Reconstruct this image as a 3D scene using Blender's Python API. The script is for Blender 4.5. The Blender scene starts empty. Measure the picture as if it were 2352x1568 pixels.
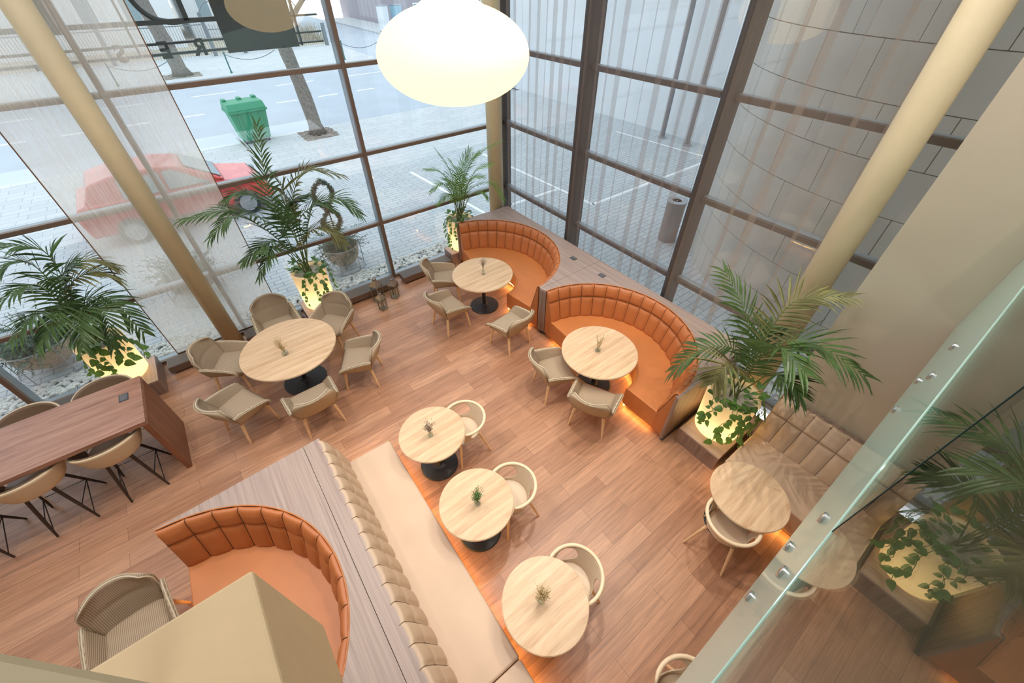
import bpy, bmesh, math, random
from mathutils import Vector, Matrix
rnd = random.Random(7)
PI = math.pi
sc = bpy.context.scene
COL = sc.collection
def S(*c):  # sRGB 0-255 -> linear
    return tuple(((v/255.)/12.92 if v <= 10 else ((v/255.+.055)/1.055)**2.4) for v in c)+(1.,)

# ------------------------------------------------------------------ materials
MATS = {}
def nodes(name):
    m = bpy.data.materials.new(name); m.use_nodes = True
    nt = m.node_tree; nt.nodes.clear()
    out = nt.nodes.new('ShaderNodeOutputMaterial')
    MATS[name] = m
    return m, nt, out
def N(nt, typ, **kw):
    n = nt.nodes.new(typ)
    for k, v in kw.items():
        if k[0] == '_': setattr(n, k[1:], v)
        else: n.inputs[k.replace('_', ' ')].default_value = v
    return n
def ramp(nt, fac, stops):
    r = nt.nodes.new('ShaderNodeValToRGB'); e = r.color_ramp.elements
    while len(e) < len(stops): e.new(.5)
    for el, (p, c) in zip(e, stops): el.position = p; el.color = c
    nt.links.new(fac, r.inputs[0]); return r.outputs[0]
def plain(name, col, rough=.5, metal=0., spec=.5, noise=0., nscale=8., bump=0., bscale=60., coat=0.):
    m, nt, out = nodes(name)
    b = N(nt, 'ShaderNodeBsdfPrincipled', Roughness=rough, Metallic=metal, Base_Color=col)
    b.inputs['Specular IOR Level'].default_value = spec
    b.inputs['Coat Weight'].default_value = coat
    tc = nt.nodes.new('ShaderNodeTexCoord')
    if noise:
        nz = N(nt, 'ShaderNodeTexNoise', Scale=nscale, Detail=4.); nt.links.new(tc.outputs['Object'], nz.inputs['Vector'])
        c = ramp(nt, nz.outputs['Fac'], [(.25, tuple(v*(1-noise) for v in col[:3])+(1,)), (.75, tuple(min(1, v*(1+noise)) for v in col[:3])+(1,))])
        nt.links.new(c, b.inputs['Base Color'])
    if bump:
        nz = N(nt, 'ShaderNodeTexNoise', Scale=bscale, Detail=3.); nt.links.new(tc.outputs['Object'], nz.inputs['Vector'])
        bp = N(nt, 'ShaderNodeBump', Strength=bump, Distance=.01); nt.links.new(nz.outputs['Fac'], bp.inputs['Height'])
        nt.links.new(bp.outputs[0], b.inputs['Normal'])
    nt.links.new(b.outputs[0], out.inputs[0]); return m
def wood(name, c1, c2, axis='X', scale=1., rough=.45, stretch=14., fine=26.):
    m, nt, out = nodes(name)
    tc = nt.nodes.new('ShaderNodeTexCoord')
    mp = nt.nodes.new('ShaderNodeMapping'); s = [scale*stretch]*3; s['XYZ'.index(axis)] = scale
    mp.inputs['Scale'].default_value = s; nt.links.new(tc.outputs['Object'], mp.inputs['Vector'])
    a = N(nt, 'ShaderNodeTexNoise', Scale=1.4, Detail=6., Roughness=.6, Distortion=.6); nt.links.new(mp.outputs[0], a.inputs['Vector'])
    f = N(nt, 'ShaderNodeTexNoise', Scale=fine/4, Detail=3., Roughness=.5); nt.links.new(mp.outputs[0], f.inputs['Vector'])
    mx = N(nt, 'ShaderNodeMath', _operation='MULTIPLY_ADD'); mx.inputs[1].default_value = .35
    nt.links.new(f.outputs['Fac'], mx.inputs[0]); nt.links.new(a.outputs['Fac'], mx.inputs[2])
    c = ramp(nt, mx.outputs[0], [(.42, c1), (.62, tuple((x+y)/2 for x, y in zip(c1, c2))), (.9, c2)])
    b = N(nt, 'ShaderNodeBsdfPrincipled', Roughness=rough); nt.links.new(c, b.inputs['Base Color'])
    nt.links.new(b.outputs[0], out.inputs[0]); return m
def bricks(name, c1, c2, mortar, bw, bh, ms, rough=.7, rot=0., grain=None, bias=0., spec=.5):
    m, nt, out = nodes(name)
    tc = nt.nodes.new('ShaderNodeTexCoord'); mp = nt.nodes.new('ShaderNodeMapping'); mp.inputs['Rotation'].default_value = (0, 0, rot)
    nt.links.new(tc.outputs['Object'], mp.inputs['Vector'])
    br = N(nt, 'ShaderNodeTexBrick', Color1=c1, Color2=c2, Mortar=mortar, Scale=1.)
    br.inputs['Mortar Size'].default_value = ms; br.inputs['Brick Width'].default_value = bw; br.inputs['Row Height'].default_value = bh
    br.inputs['Bias'].default_value = bias; br.offset = .37; br.offset_frequency = 2; br.inputs['Mortar Smooth'].default_value = .1
    nt.links.new(mp.outputs[0], br.inputs['Vector'])
    b = N(nt, 'ShaderNodeBsdfPrincipled', Roughness=rough); b.inputs['Specular IOR Level'].default_value = spec
    colr = br.outputs['Color']
    if grain:
        gx, gy, amt = grain
        m2 = nt.nodes.new('ShaderNodeMapping'); m2.inputs['Scale'].default_value = (gx, gy, 1); nt.links.new(tc.outputs['Object'], m2.inputs['Vector'])
        nz = N(nt, 'ShaderNodeTexNoise', Scale=1., Detail=6., Roughness=.65, Distortion=.8); nt.links.new(m2.outputs[0], nz.inputs['Vector'])
        g = ramp(nt, nz.outputs['Fac'], [(.3, (1-amt, 1-amt, 1-amt, 1)), (.7, (1+amt*.4,)*3+(1,))])
        mu = N(nt, 'ShaderNodeMixRGB', _blend_type='MULTIPLY', Fac=1.); nt.links.new(colr, mu.inputs[1]); nt.links.new(g, mu.inputs[2]); colr = mu.outputs[0]
    nt.links.new(colr, b.inputs['Base Color']); nt.links.new(b.outputs[0], out.inputs[0]); return m
def emit(name, col, strength):
    m, nt, out = nodes(name); e = N(nt, 'ShaderNodeEmission', Color=col, Strength=strength); nt.links.new(e.outputs[0], out.inputs[0]); return m
def pane(name, tint=(1, 1, 1, 1), ior=1.5, rough=0.):
    m, nt, out = nodes(name)
    t = N(nt, 'ShaderNodeBsdfTransparent', Color=tint); g = N(nt, 'ShaderNodeBsdfGlossy', Roughness=rough)
    mx = nt.nodes.new('ShaderNodeMixShader'); r0 = ((ior-1)/(ior+1))**2
    ge = nt.nodes.new('ShaderNodeNewGeometry'); dp = N(nt, 'ShaderNodeVectorMath', _operation='DOT_PRODUCT')
    nt.links.new(ge.outputs['Normal'], dp.inputs[0]); nt.links.new(ge.outputs['Incoming'], dp.inputs[1])
    ab = N(nt, 'ShaderNodeMath', _operation='ABSOLUTE'); nt.links.new(dp.outputs['Value'], ab.inputs[0])
    iv = N(nt, 'ShaderNodeMath', _operation='SUBTRACT'); iv.inputs[0].default_value = 1.; nt.links.new(ab.outputs[0], iv.inputs[1])
    pw = N(nt, 'ShaderNodeMath', _operation='POWER'); pw.inputs[1].default_value = 5.; nt.links.new(iv.outputs[0], pw.inputs[0])
    f = N(nt, 'ShaderNodeMath', _operation='MULTIPLY_ADD'); f.inputs[1].default_value = 1-r0; f.inputs[2].default_value = r0; nt.links.new(pw.outputs[0], f.inputs[0])
    nt.links.new(f.outputs[0], mx.inputs[0]); nt.links.new(t.outputs[0], mx.inputs[1]); nt.links.new(g.outputs[0], mx.inputs[2]); nt.links.new(mx.outputs[0], out.inputs[0]); return m
def sheer(name, col, trans, translu=.5, stripe=None, amt=.25):
    m, nt, out = nodes(name)
    t = N(nt, 'ShaderNodeBsdfTransparent'); d = N(nt, 'ShaderNodeBsdfDiffuse', Color=col); l = N(nt, 'ShaderNodeBsdfTranslucent', Color=col)
    a = N(nt, 'ShaderNodeMixShader', Fac=translu); nt.links.new(d.outputs[0], a.inputs[1]); nt.links.new(l.outputs[0], a.inputs[2])
    mx = N(nt, 'ShaderNodeMixShader', Fac=1-trans); nt.links.new(t.outputs[0], mx.inputs[1]); nt.links.new(a.outputs[0], mx.inputs[2])
    if stripe:
        tc = nt.nodes.new('ShaderNodeTexCoord'); mp = nt.nodes.new('ShaderNodeMapping'); mp.inputs['Scale'].default_value = stripe
        nt.links.new(tc.outputs['Object'], mp.inputs['Vector']); nz = N(nt, 'ShaderNodeTexNoise', Scale=1., Detail=2.); nt.links.new(mp.outputs[0], nz.inputs['Vector'])
        mr = N(nt, 'ShaderNodeMapRange'); mr.inputs[1].default_value = .35; mr.inputs[2].default_value = .65
        mr.inputs[3].default_value = 1-trans-amt; mr.inputs[4].default_value = min(1, 1-trans+amt)
        nt.links.new(nz.outputs['Fac'], mr.inputs[0]); nt.links.new(mr.outputs[0], mx.inputs[0])
    nt.links.new(mx.outputs[0], out.inputs[0]); return m
def striped(name, c1, c2, freq, axis, rough=.85):
    m, nt, out = nodes(name)
    tc = nt.nodes.new('ShaderNodeTexCoord')
    w = N(nt, 'ShaderNodeTexWave', Scale=freq, Distortion=.25, Detail=1.); w.bands_direction = axis
    nt.links.new(tc.outputs['Object'], w.inputs['Vector'])
    c = ramp(nt, w.outputs['Fac'], [(.12, c1), (.45, c2)])
    b = N(nt, 'ShaderNodeBsdfPrincipled', Roughness=rough); b.inputs['Specular IOR Level'].default_value = .25
    nt.links.new(c, b.inputs['Base Color'])
    bp = N(nt, 'ShaderNodeBump', Strength=.35, Distance=.004); nt.links.new(w.outputs['Fac'], bp.inputs['Height']); nt.links.new(bp.outputs[0], b.inputs['Normal'])
    nt.links.new(b.outputs[0], out.inputs[0]); return m
def leafmat(name, col, trl=.35, rough=.45):
    m, nt, out = nodes(name)
    tc = nt.nodes.new('ShaderNodeTexCoord'); nz = N(nt, 'ShaderNodeTexNoise', Scale=5., Detail=3.); nt.links.new(tc.outputs['Object'], nz.inputs['Vector'])
    c = ramp(nt, nz.outputs['Fac'], [(.3, tuple(v*.6 for v in col[:3])+(1,)), (.7, tuple(min(1, v*1.35) for v in col[:3])+(1,))])
    b = N(nt, 'ShaderNodeBsdfPrincipled', Roughness=rough); l = nt.nodes.new('ShaderNodeBsdfTranslucent'); mx = N(nt, 'ShaderNodeMixShader', Fac=trl)
    nt.links.new(c, b.inputs['Base Color']); nt.links.new(c, l.inputs['Color'])
    nt.links.new(b.outputs[0], mx.inputs[1]); nt.links.new(l.outputs[0], mx.inputs[2]); nt.links.new(mx.outputs[0], out.inputs[0]); return m
def glowshell(name, col, trl=.6):
    m, nt, out = nodes(name)
    b = N(nt, 'ShaderNodeBsdfPrincipled', Base_Color=col, Roughness=.35); l = N(nt, 'ShaderNodeBsdfTranslucent', Color=col); mx = N(nt, 'ShaderNodeMixShader', Fac=trl)
    nt.links.new(b.outputs[0], mx.inputs[1]); nt.links.new(l.outputs[0], mx.inputs[2]); nt.links.new(mx.outputs[0], out.inputs[0]); return m

M_floor = bricks('oak_plank_floor', S(198,150,118), S(168,121,93), S(126,88,66), 1.25, .185, .0018, rough=.36, grain=(1.6, 26., .34), bias=-.1)
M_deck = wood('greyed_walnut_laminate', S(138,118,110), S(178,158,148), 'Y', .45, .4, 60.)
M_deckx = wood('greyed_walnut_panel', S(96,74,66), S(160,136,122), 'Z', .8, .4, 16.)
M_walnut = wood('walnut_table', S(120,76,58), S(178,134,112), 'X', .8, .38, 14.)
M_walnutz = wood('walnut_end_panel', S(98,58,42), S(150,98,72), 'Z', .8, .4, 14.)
M_oak = wood('pale_oak_top', S(192,152,114), S(232,202,166), 'X', .9, .42, 14., 40.)
M_leg = wood('pale_beech_legs', S(206,164,118), S(236,204,162), 'Z', 2., .45, 8.)
M_orange = plain('tan_orange_leather', S(196,122,68), .42, noise=.08, nscale=3., bump=.08, bscale=220.)
M_orangeb = plain('orange_leather_backrest', S(184,110,62), .42, noise=.08, nscale=3., bump=.08, bscale=220.)
M_beige = plain('beige_leather', S(206,178,152), .42, noise=.06, nscale=2.5, bump=.06, bscale=200.)
M_beigeb = plain('beige_leather_backrest', S(196,170,144), .45, noise=.06, nscale=2.5, bump=.06, bscale=200.)
M_fab = striped('ribbed_taupe_fabric', S(150,130,108), S(184,166,143), 22., 'X')
M_faba = striped('ribbed_taupe_arm', S(146,127,105), S(180,162,138), 22., 'Z')
M_fabb = striped('ribbed_taupe_back', S(138,118,98), S(170,152,130), 22., 'X')
M_fabp = plain('taupe_shell_fabric', S(182,164,138), .8, spec=.2, bump=.1, bscale=300.)
M_piping = plain('pale_piping', S(206,192,168), .6)
M_stool = plain('sand_leather_shell', S(214,192,160), .45, bump=.05, bscale=220.)
M_shellin = plain('dark_taupe_lining', S(120,98,80), .6)
M_ply = plain('cream_plywood_shell', S(216,196,170), .45, noise=.05)
M_rail = plain('cream_bent_rail', S(240,216,182), .4, noise=.05)
M_black = plain('black_powdercoat', S(40,42,46), .42)
M_dkleg = plain('dark_brown_metal', S(54,44,38), .4)
M_chrome = plain('brushed_steel', S(200,200,200), .22, 1.)
M_frame = plain('bronze_aluminium', S(118,100,88), .45, .25)
M_frame2 = plain('grey_brown_aluminium', S(92,83,80), .45, .25)
M_post = plain('grey_steel_post', S(76,71,70), .45, .2)
M_grey = plain('grey_aluminium', S(150,160,166), .4, .3)
M_cream = plain('cream_painted_steel', S(206,192,158), .5, bump=.05, bscale=30., noise=.03)
M_hrail = plain('dull_cream_handrail', S(158,144,112), .6)
M_slab = plain('cream_painted_slab', S(206,180,140), .7, bump=.06, bscale=25., noise=.03)
M_wall = plain('warm_grey_wall', S(188,178,158), .85, noise=.03, nscale=2.)
M_ceil = plain('white_ceiling', S(225,222,214), .9)
M_heat = plain('brown_heater_case', S(112,92,80), .45, .2)
M_grille = striped('dark_heater_grille', S(40,36,34), S(120,112,106), 24., 'Y', .5)
M_white = plain('frosted_white_fascia', S(172,206,194), .3, coat=.5)
M_win = pane('window_glass', (.97, .99, 1., 1), 1.75)
M_bal = pane('balustrade_glass', (.66, .76, .72, 1), 1.6)
M_joint = plain('teal_glass_edge', S(26,58,60), .3)
M_clear = pane('vase_glass', (.93, .96, .95, 1), 1.35)
M_blind = sheer('woven_blind', S(244,238,226), .40, .55, (90., 90., 3.), .12)
M_blindtrim = plain('brown_blind_edge', S(120,88,64), .7)
M_curt = sheer('sheer_curtain', S(176,160,152), .80, .5)
M_curt2 = sheer('dense_sheer_curtain', S(204,184,166), .75, .5)
M_soil = plain('dark_potting_soil', S(48,38,30), .95, noise=.3, nscale=40.)
M_glowpot = glowshell('translucent_planter', S(250,240,220), .5)
M_palm = leafmat('kentia_leaf', S(82,110,62), .3, .3)
M_palm2 = leafmat('areca_leaf', S(116,156,66))
M_palm3 = leafmat('dry_palm_leaf', S(128,128,82))
M_stem = plain('green_frond_stem', S(96,112,60), .5)
M_vine = leafmat('pothos_leaf', S(96,138,66), .3, .35)
M_led = emit('warm_led_strip', S(255,190,96), 26.)
M_seam = plain('dark_seam', S(96,58,34), .7)
M_seamb = plain('taupe_seam', S(120,100,84), .7)
M_dry = plain('dried_flower', S(206,186,140), .8)
M_lav = plain('lavender_flower', S(120,116,140), .8)
M_grn = plain('green_sprig', S(120,150,92), .8)
M_lant = plain('bronze_lantern_metal', S(136,122,108), .4, .35)
def opal(name, col, e, ecol):
    m, nt, out = nodes(name)
    b = N(nt, 'ShaderNodeBsdfDiffuse', Color=col); l = N(nt, 'ShaderNodeBsdfTranslucent', Color=col); mx = N(nt, 'ShaderNodeMixShader', Fac=.6)
    nt.links.new(b.outputs[0], mx.inputs[1]); nt.links.new(l.outputs[0], mx.inputs[2])
    em = N(nt, 'ShaderNodeEmission', Color=ecol, Strength=e); ad = nt.nodes.new('ShaderNodeAddShader')
    nt.links.new(mx.outputs[0], ad.inputs[0]); nt.links.new(em.outputs[0], ad.inputs[1]); nt.links.new(ad.outputs[0], out.inputs[0]); return m
M_lamp = opal('opal_lamp_glass', S(252,240,214), .62, (1., .80, .46, 1))
M_lampglow = emit('opal_lamp_neck', (1., .95, .85, 1), 1.8)
# outdoors
M_pav = bricks('grey_paving', S(198,205,208), S(186,194,198), S(136,146,154), .42, .14, .008, rough=.8)
M_walk = bricks('pale_sidewalk_slabs', S(206,211,213), S(196,202,205), S(164,171,176), .6, .3, .008, rough=.85)
M_road = plain('grey_asphalt', S(182,192,202), .9, noise=.06, nscale=.6)
M_paint = plain('white_road_paint', S(245,247,247), .8)
M_bark = plain('grey_bark', S(128,122,116), .95, noise=.4, nscale=14., bump=.6, bscale=18.)
M_mulch = plain('bark_mulch', S(158,150,142), .95, noise=.5, nscale=40.)
M_green = plain('green_plastic', S(34,150,112), .45)
M_red = plain('red_car_paint', S(214,44,52), .25, coat=.6)
M_carglass = plain('car_window_glass', S(150,170,178), .12)
M_tyre = plain('tyre_rubber', S(70,72,76), .8)
M_hub = plain('silver_wheel_cover', S(176,178,182), .35, .3)
M_dark = plain('dark_trim', S(64,66,72), .5)
M_agg = plain('exposed_aggregate', S(196,182,166), .9, noise=.45, nscale=60.)
M_conif = leafmat('blue_green_conifer', S(112,138,124), .1, .7)
M_wire = plain('galvanised_wire', S(176,182,186), .4, .5)
M_stone = plain('white_pebbles', S(214,216,212), .8, noise=.2, nscale=12.)
M_ston2 = bricks('pale_stone_cladding', S(196,200,196), S(186,192,190), S(112,116,116), 1.3, .68, .012, rough=.8)
M_bld1 = plain('white_render', S(226,232,236), .9, noise=.04, nscale=.4)
M_bld2 = plain('mauve_grey_render', S(168,162,170), .9, noise=.05, nscale=.5)
M_bld3 = plain('peach_render', S(232,196,164), .9)
M_signm = plain('dark_sign_metal', S(70,76,82), .5, .2)
M_iron = plain('grey_iron_fence', S(120,128,136), .6)
M_ggreen = plain('green_iron_post', S(60,110,108), .5)
M_bin = plain('brushed_bin_steel', S(150,146,146), .4, .4)
M_scrub = plain('dry_scrub', S(188,176,158), .95, noise=.3, nscale=3.)
M_mezz = plain('dark_mezzanine_floor', S(92,70,54), .5)
M_sock = plain('grey_socket', S(92,92,94), .4)

# ------------------------------------------------------------------ mesh helper
class MB:
    def __init__(s): s.v = []; s.f = []
    def add(s, V, F):
        o = len(s.v); s.v += [tuple(p) for p in V]; s.f += [tuple(i+o for i in f) for f in F]; return s
    def box(s, x0, x1, y0, y1, z0, z1, M=None):
        V = [Vector((x, y, z)) for z in (z0, z1) for x, y in ((x0, y0), (x1, y0), (x1, y1), (x0, y1))]
        if M: V = [M @ p for p in V]
        return s.add(V, [(3, 2, 1, 0), (4, 5, 6, 7), (0, 1, 5, 4), (1, 2, 6, 5), (2, 3, 7, 6), (3, 0, 4, 7)])
    def prism(s, poly, z0, z1):
        n = len(poly); V = [(x, y, z0) for x, y in poly]+[(x, y, z1) for x, y in poly]
        return s.add(V, [tuple(range(n-1, -1, -1)), tuple(range(n, 2*n))]+[(i, (i+1) % n, n+(i+1) % n, n+i) for i in range(n)])
    def tube(s, pts, r, n=8, cap=True, flat=1.):
        P = [Vector(p) for p in pts]; k = len(P); R = r if isinstance(r, (list, tuple)) else [r]*k
        t0 = (P[1]-P[0]).normalized(); up = Vector((0, 0, 1)) if abs(t0.z) < .9 else Vector((1, 0, 0))
        a = t0.cross(up).normalized(); V = []
        for i in range(k):
            t = (P[min(i+1, k-1)]-P[max(i-1, 0)]).normalized()
            a = (a-t*a.dot(t)).normalized(); b = t.cross(a)
            for j in range(n):
                w = 2*PI*j/n; V.append(P[i]+(a*math.cos(w)+b*math.sin(w)*flat)*R[i])
        F = [(i*n+j, i*n+(j+1) % n, (i+1)*n+(j+1) % n, (i+1)*n+j) for i in range(k-1) for j in range(n)]
        if cap: F += [tuple(range(n-1, -1, -1)), tuple(range((k-1)*n, k*n))]
        return s.add(V, F)
    def lathe(s, prof, n=32, c=(0, 0, 0), sy=1.):
        V = []; k = len(prof)
        for r, z in prof:
            for j in range(n):
                w = 2*PI*j/n; V.append((c[0]+r*math.cos(w), c[1]+r*math.sin(w)*sy, c[2]+z))
        F = [(i*n+j, i*n+(j+1) % n, (i+1)*n+(j+1) % n, (i+1)*n+j) for i in range(k-1) for j in range(n)]
        if prof[0][0] > 1e-5: F.append(tuple(range(n-1, -1, -1)))
        if prof[-1][0] > 1e-5: F.append(tuple(range((k-1)*n, k*n)))
        return s.add(V, F)
    def grid(s, fn, nu, nv, wrap=False):
        V = [fn(i/nu, j/nv) for i in range(nu+(0 if wrap else 1)) for j in range(nv+1)]
        m = nv+1; K = nu if wrap else nu+1
        return s.add(V, [(i*m+j, ((i+1) % K)*m+j, ((i+1) % K)*m+j+1, i*m+j+1) for i in range(nu) for j in range(nv)])
    def ball(s, c, r, n=8, m=6, sc=(1, 1, 1)):
        V = []
        for i in range(m+1):
            a = PI*i/m-PI/2
            for j in range(n):
                w = 2*PI*j/n; V.append((c[0]+r*sc[0]*math.cos(a)*math.cos(w), c[1]+r*sc[1]*math.cos(a)*math.sin(w), c[2]+r*sc[2]*math.sin(a)))
        return s.add(V, [(i*n+j, i*n+(j+1) % n, (i+1)*n+(j+1) % n, (i+1)*n+j) for i in range(m) for j in range(n)])
    def build(s, name, mat, parent=None, smooth=False, bevel=0., solid=0., sub=0, M=None, off=-1., weld=False, bseg=2):
        me = bpy.data.meshes.new(name); V = s.v if M is None else [tuple(M @ Vector(p)) for p in s.v]
        me.from_pydata(V, [], s.f); me.update()
        bm = bmesh.new(); bm.from_mesh(me)
        if weld or s.f and len(s.f) < 60000 and smooth: bmesh.ops.remove_doubles(bm, verts=bm.verts, dist=1e-5)
        bmesh.ops.recalc_face_normals(bm, faces=bm.faces)
        if smooth:
            for f in bm.faces: f.smooth = True
        bm.to_mesh(me); bm.free()
        o = bpy.data.objects.new(name, me); COL.objects.link(o); me.materials.append(mat)
        if parent is not None: o.parent = parent
        if solid: d = o.modifiers.new('thickness', 'SOLIDIFY'); d.thickness = solid; d.offset = off
        if bevel: d = o.modifiers.new('bevel', 'BEVEL'); d.width = bevel; d.segments = bseg; d.limit_method = 'ANGLE'; d.angle_limit = .7; d.harden_normals = False
        if sub: d = o.modifiers.new('sub', 'SUBSURF'); d.levels = sub; d.render_levels = sub
        return o
def thing(name, label, cat, loc=(0, 0, 0), rz=0., group=None):
    o = bpy.data.objects.new(name, None); COL.objects.link(o); o.empty_display_size = .1
    o.location = loc; o.rotation_euler = (0, 0, rz); o['label'] = label; o['category'] = cat
    if group: o['group'] = group
    return o
def tag(o, label, cat, group=None, kind=None):
    o['label'] = label; o['category'] = cat
    if group: o['group'] = group
    if kind: o['kind'] = kind
    return o
def struct(o, label=None):
    o['kind'] = 'structure'
    if label: o['label'] = label
    return o
def sroot(name, label=None):
    o = bpy.data.objects.new(name, None); COL.objects.link(o); return struct(o, label)
def dup(root, loc, rz, label, group=None):
    r = root.copy(); COL.objects.link(r); r.location = loc; r.rotation_euler = (0, 0, rz); r['label'] = label
    if group: r['group'] = group
    for ch in list(root.children):
        c = ch.copy(); COL.objects.link(c); c.parent = r
        for g in list(ch.children):
            d = g.copy(); COL.objects.link(d); d.parent = c
    return r
def spline(P, n):
    P = [Vector(p) for p in P]; P = [P[0]*2-P[1]]+P+[P[-1]*2-P[-2]]; out = []; k = len(P)-3
    for i in range(n+1):
        t = i/n*k; j = min(int(t), k-1); u = t-j; a, b, c, d = P[j:j+4]
        out.append(.5*((2*b)+(-a+c)*u+(2*a-5*b+4*c-d)*u*u+(-a+3*b-3*c+d)*u**3))
    return out

# ================================================================== SETTING
struct(MB().box(-7, 5.12, -4, 7.42, -.12, 0).build('floor', M_floor))
struct(MB().box(-7.2, 5.7, -6, 7.7, 7.0, 7.2).build('ceiling', M_ceil))
struct(MB().box(4.75, 5.5, -6, .55, -.1, 7).build('wall_right', M_wall))
struct(MB().box(-7.2, -7, -6, 7.7, -.1, 7).build('wall_left', M_wall))
struct(MB().box(-7, 4.75, -6.2, -6, -.1, 7).build('wall_back', M_wall))
YG = 7.35
w1 = sroot('window_1')
ML = [-6.38, -3.46, -.54, 2.39, 5.31]
for x in ML:
    m = MB().box(x-.03, x+.03, YG, YG+.06, -.02, 7).build('mullion', M_frame, w1, bevel=.004)
    MB().box(x-.028, x+.028, YG+.06, YG+.24, -.02, 7).build('mullion_fin', M_grey, m)
for a, b in zip(ML[:-1], ML[1:]):
    for z in (.03, 1.26, 2.54, 3.82, 5.09, 6.36):
        h = .03
        t = MB().box(a+.03, b-.03, YG+.01, YG+.07, z-h, z+h).build('transom', M_frame, w1, bevel=.004)
        MB().box(a+.03, b-.03, YG+.07, YG+.17, z-h*.8, z+h*.8).build('transom_ledge', M_grey, t)
    MB().box(a+.03, b-.03, YG+.115, YG+.135, .0, 7).build('glass_pane', M_win, w1)
w2 = sroot('window_2')
XG = 5.35
PY = [7.4, 5.12, 2.79, .5]
for a, b in zip(PY[1:], PY[:-1]):
    for z in (.05, 1.24, 2.56, 3.80, 5.08, 6.36):
        t = MB().box(XG, XG+.06, a+.03, b-.03, z-.035, z+.035).build('transom', M_frame2, w2, bevel=.004)
        MB().box(XG+.06, XG+.16, a+.03, b-.03, z-.03, z+.03).build('transom_ledge', M_grey, t)
    MB().box(XG+.105, XG+.125, a+.03, b-.03, 0, 7).build('glass_pane', M_win, w2)
for y in PY[:-1]:
    MB().box(XG-.02, XG+.2, y-.03, y+.03, -.02, 7).build('mullion', M_frame2, w2, bevel=.004)
for y in (5.16, 2.80):
    MB().lathe([(.075, 0), (.075, 7)], 24, (5.30, y, 0)).build('steel_post', M_post, w2, smooth=False, bevel=.0)
for x, y, r in ((-.76, 7.12, .135), (4.96, 7.13, .155), (4.93, .93, .15)):
    o = MB().lathe([(r, -.02), (r, 7)], 48, (x, y, 0)).build('column', M_cream, smooth=False)
    for p in o.data.polygons: p.use_smooth = len(p.vertices) == 4
    struct(o)
# mezzanine: slab edge the viewer looks past, fascia behind glass
struct(MB().box(-6.9, -.45, -3, .97, 2.6, 3.4).build('mezzanine_slab', M_slab, bevel=.012))
fx = [(.05, 2.62, 3.26), (4.745, 2.62, 4.03)]
b = MB()
b.add([(x, y, z) for x, z0, z1 in fx for y in (-.222, -.246) for z in (z0, z1)],
      [(0, 1, 3, 2), (4, 6, 7, 5), (0, 4, 5, 1), (2, 3, 7, 6), (1, 5, 7, 3), (0, 2, 6, 4)])
struct(b.build('mezzanine_fascia', M_white, bevel=.004))
struct(MB().box(.05, 4.74, -3, -.25, 2.7, 3.2).build('mezzanine_floor', M_mezz))
bal = thing('glass_balustrade', 'clear glass balustrade panels pinned to the white mezzanine edge by steel discs', 'balustrade', (0, 0, 0))
YB = -.2265
JX = 1.30
for a, c in ((.05, JX-.004), (JX+.004, 4.74)):
    MB().box(a, c, YB-.014, YB, 2.625, 4.55).build('glass_panel', M_bal, bal)
MB().box(JX-.004, JX+.004, YB-.016, YB+.0015, 2.62, 4.55).build('panel_joint', M_joint, bal)
for x in (1.20, 1.56, 2.95, 3.36):
    for z in (2.86, 3.19):
        MB().lathe([(.0, -.006), (.026, -.004), (.03, .0), (.03, .034)], 24).build('standoff_disc', M_chrome, bal, smooth=False,
            M=Matrix.Translation((x, YB+.016, z)) @ Matrix.Rotation(PI/2, 4, 'X'))
hr = MB().box(-.95, .62, -.16, 0, -.04, .04).build('handrail', M_hrail, bevel=.02, M=Matrix.Translation((-.30, .315, 4.46)) @ Matrix.Rotation(-PI/4, 4, 'Z'))
struct(hr)
MB().box(-.03, .03, -.1, -.04, -1.06, -.04).build('handrail_post', M_hrail, hr, M=Matrix.Translation((-.30, .315, 4.46)) @ Matrix.Rotation(-PI/4, 4, 'Z') @ Matrix.Translation((-.62, 0, 0)))
bt = tag(MB().lathe([(0, .012), (.012, .01), (.016, .0)], 12, (0, 0, 0)).build('bolt_head', M_dark), 'small dark bolt head sticking out of the cream slab top', 'bolt')
bt.location = (-.69, .735, 3.40)

# roller blind and curtain
bl = thing('roller_blind', 'tall woven translucent blind hanging behind the left round column', 'blind', (0, 7.30, 0))
MB().grid(lambda u, v: (-1.58+1.70*u, .004*math.sin(u*9), .16+6.7*v), 24, 4).build('blind_fabric', M_blind, bl)
MB().box(-1.59, .13, -.012, .012, .13, .16).build('bottom_rail', M_heat, bl)
for x in (-1.586, .116): MB().box(x-.006, x+.006, -.006, .006, .16, 6.86).build('edge_binding', M_blindtrim, bl)
MB().tube([(-1.6, 0, 6.9), (.14, 0, 6.9)], .04, 12).build('roller', M_grey, bl)
cu = thing('sheer_curtain', 'floor length sheer grey curtain in soft folds along the side windows', 'curtain', (5.2, 0, 0))
def curt(y0, y1, n, amp, ph, ov):
    def fn(u, v):
        t = u*n*2*PI; s = y0+(y1-y0)*u; p = abs(y1-y0)/n
        k = .78+.30*math.sin(u*n*2.1+ph)+.14*math.sin(u*n*5.3+ph*2)
        return (amp*math.cos(t)*(.8+.2*math.sin(v*3+u*9)), s+ov*p*k*math.sin(t+.25*math.sin(v*1.5+u*4)), .03+6.85*v)
    return fn
MB().grid(curt(6.98, 5.2, 9, .03, .3, .42), 260, 6).build('curtain_panel', M_curt, cu, smooth=True)
MB().grid(curt(5.06, 2.88, 10, .03, 1.3, .42), 290, 6).build('curtain_panel', M_curt, cu, smooth=True)
MB().grid(curt(2.74, .62, 8, .05, 2.1, .36), 260, 6).build('curtain_panel', M_curt2, cu, smooth=True)
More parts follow.
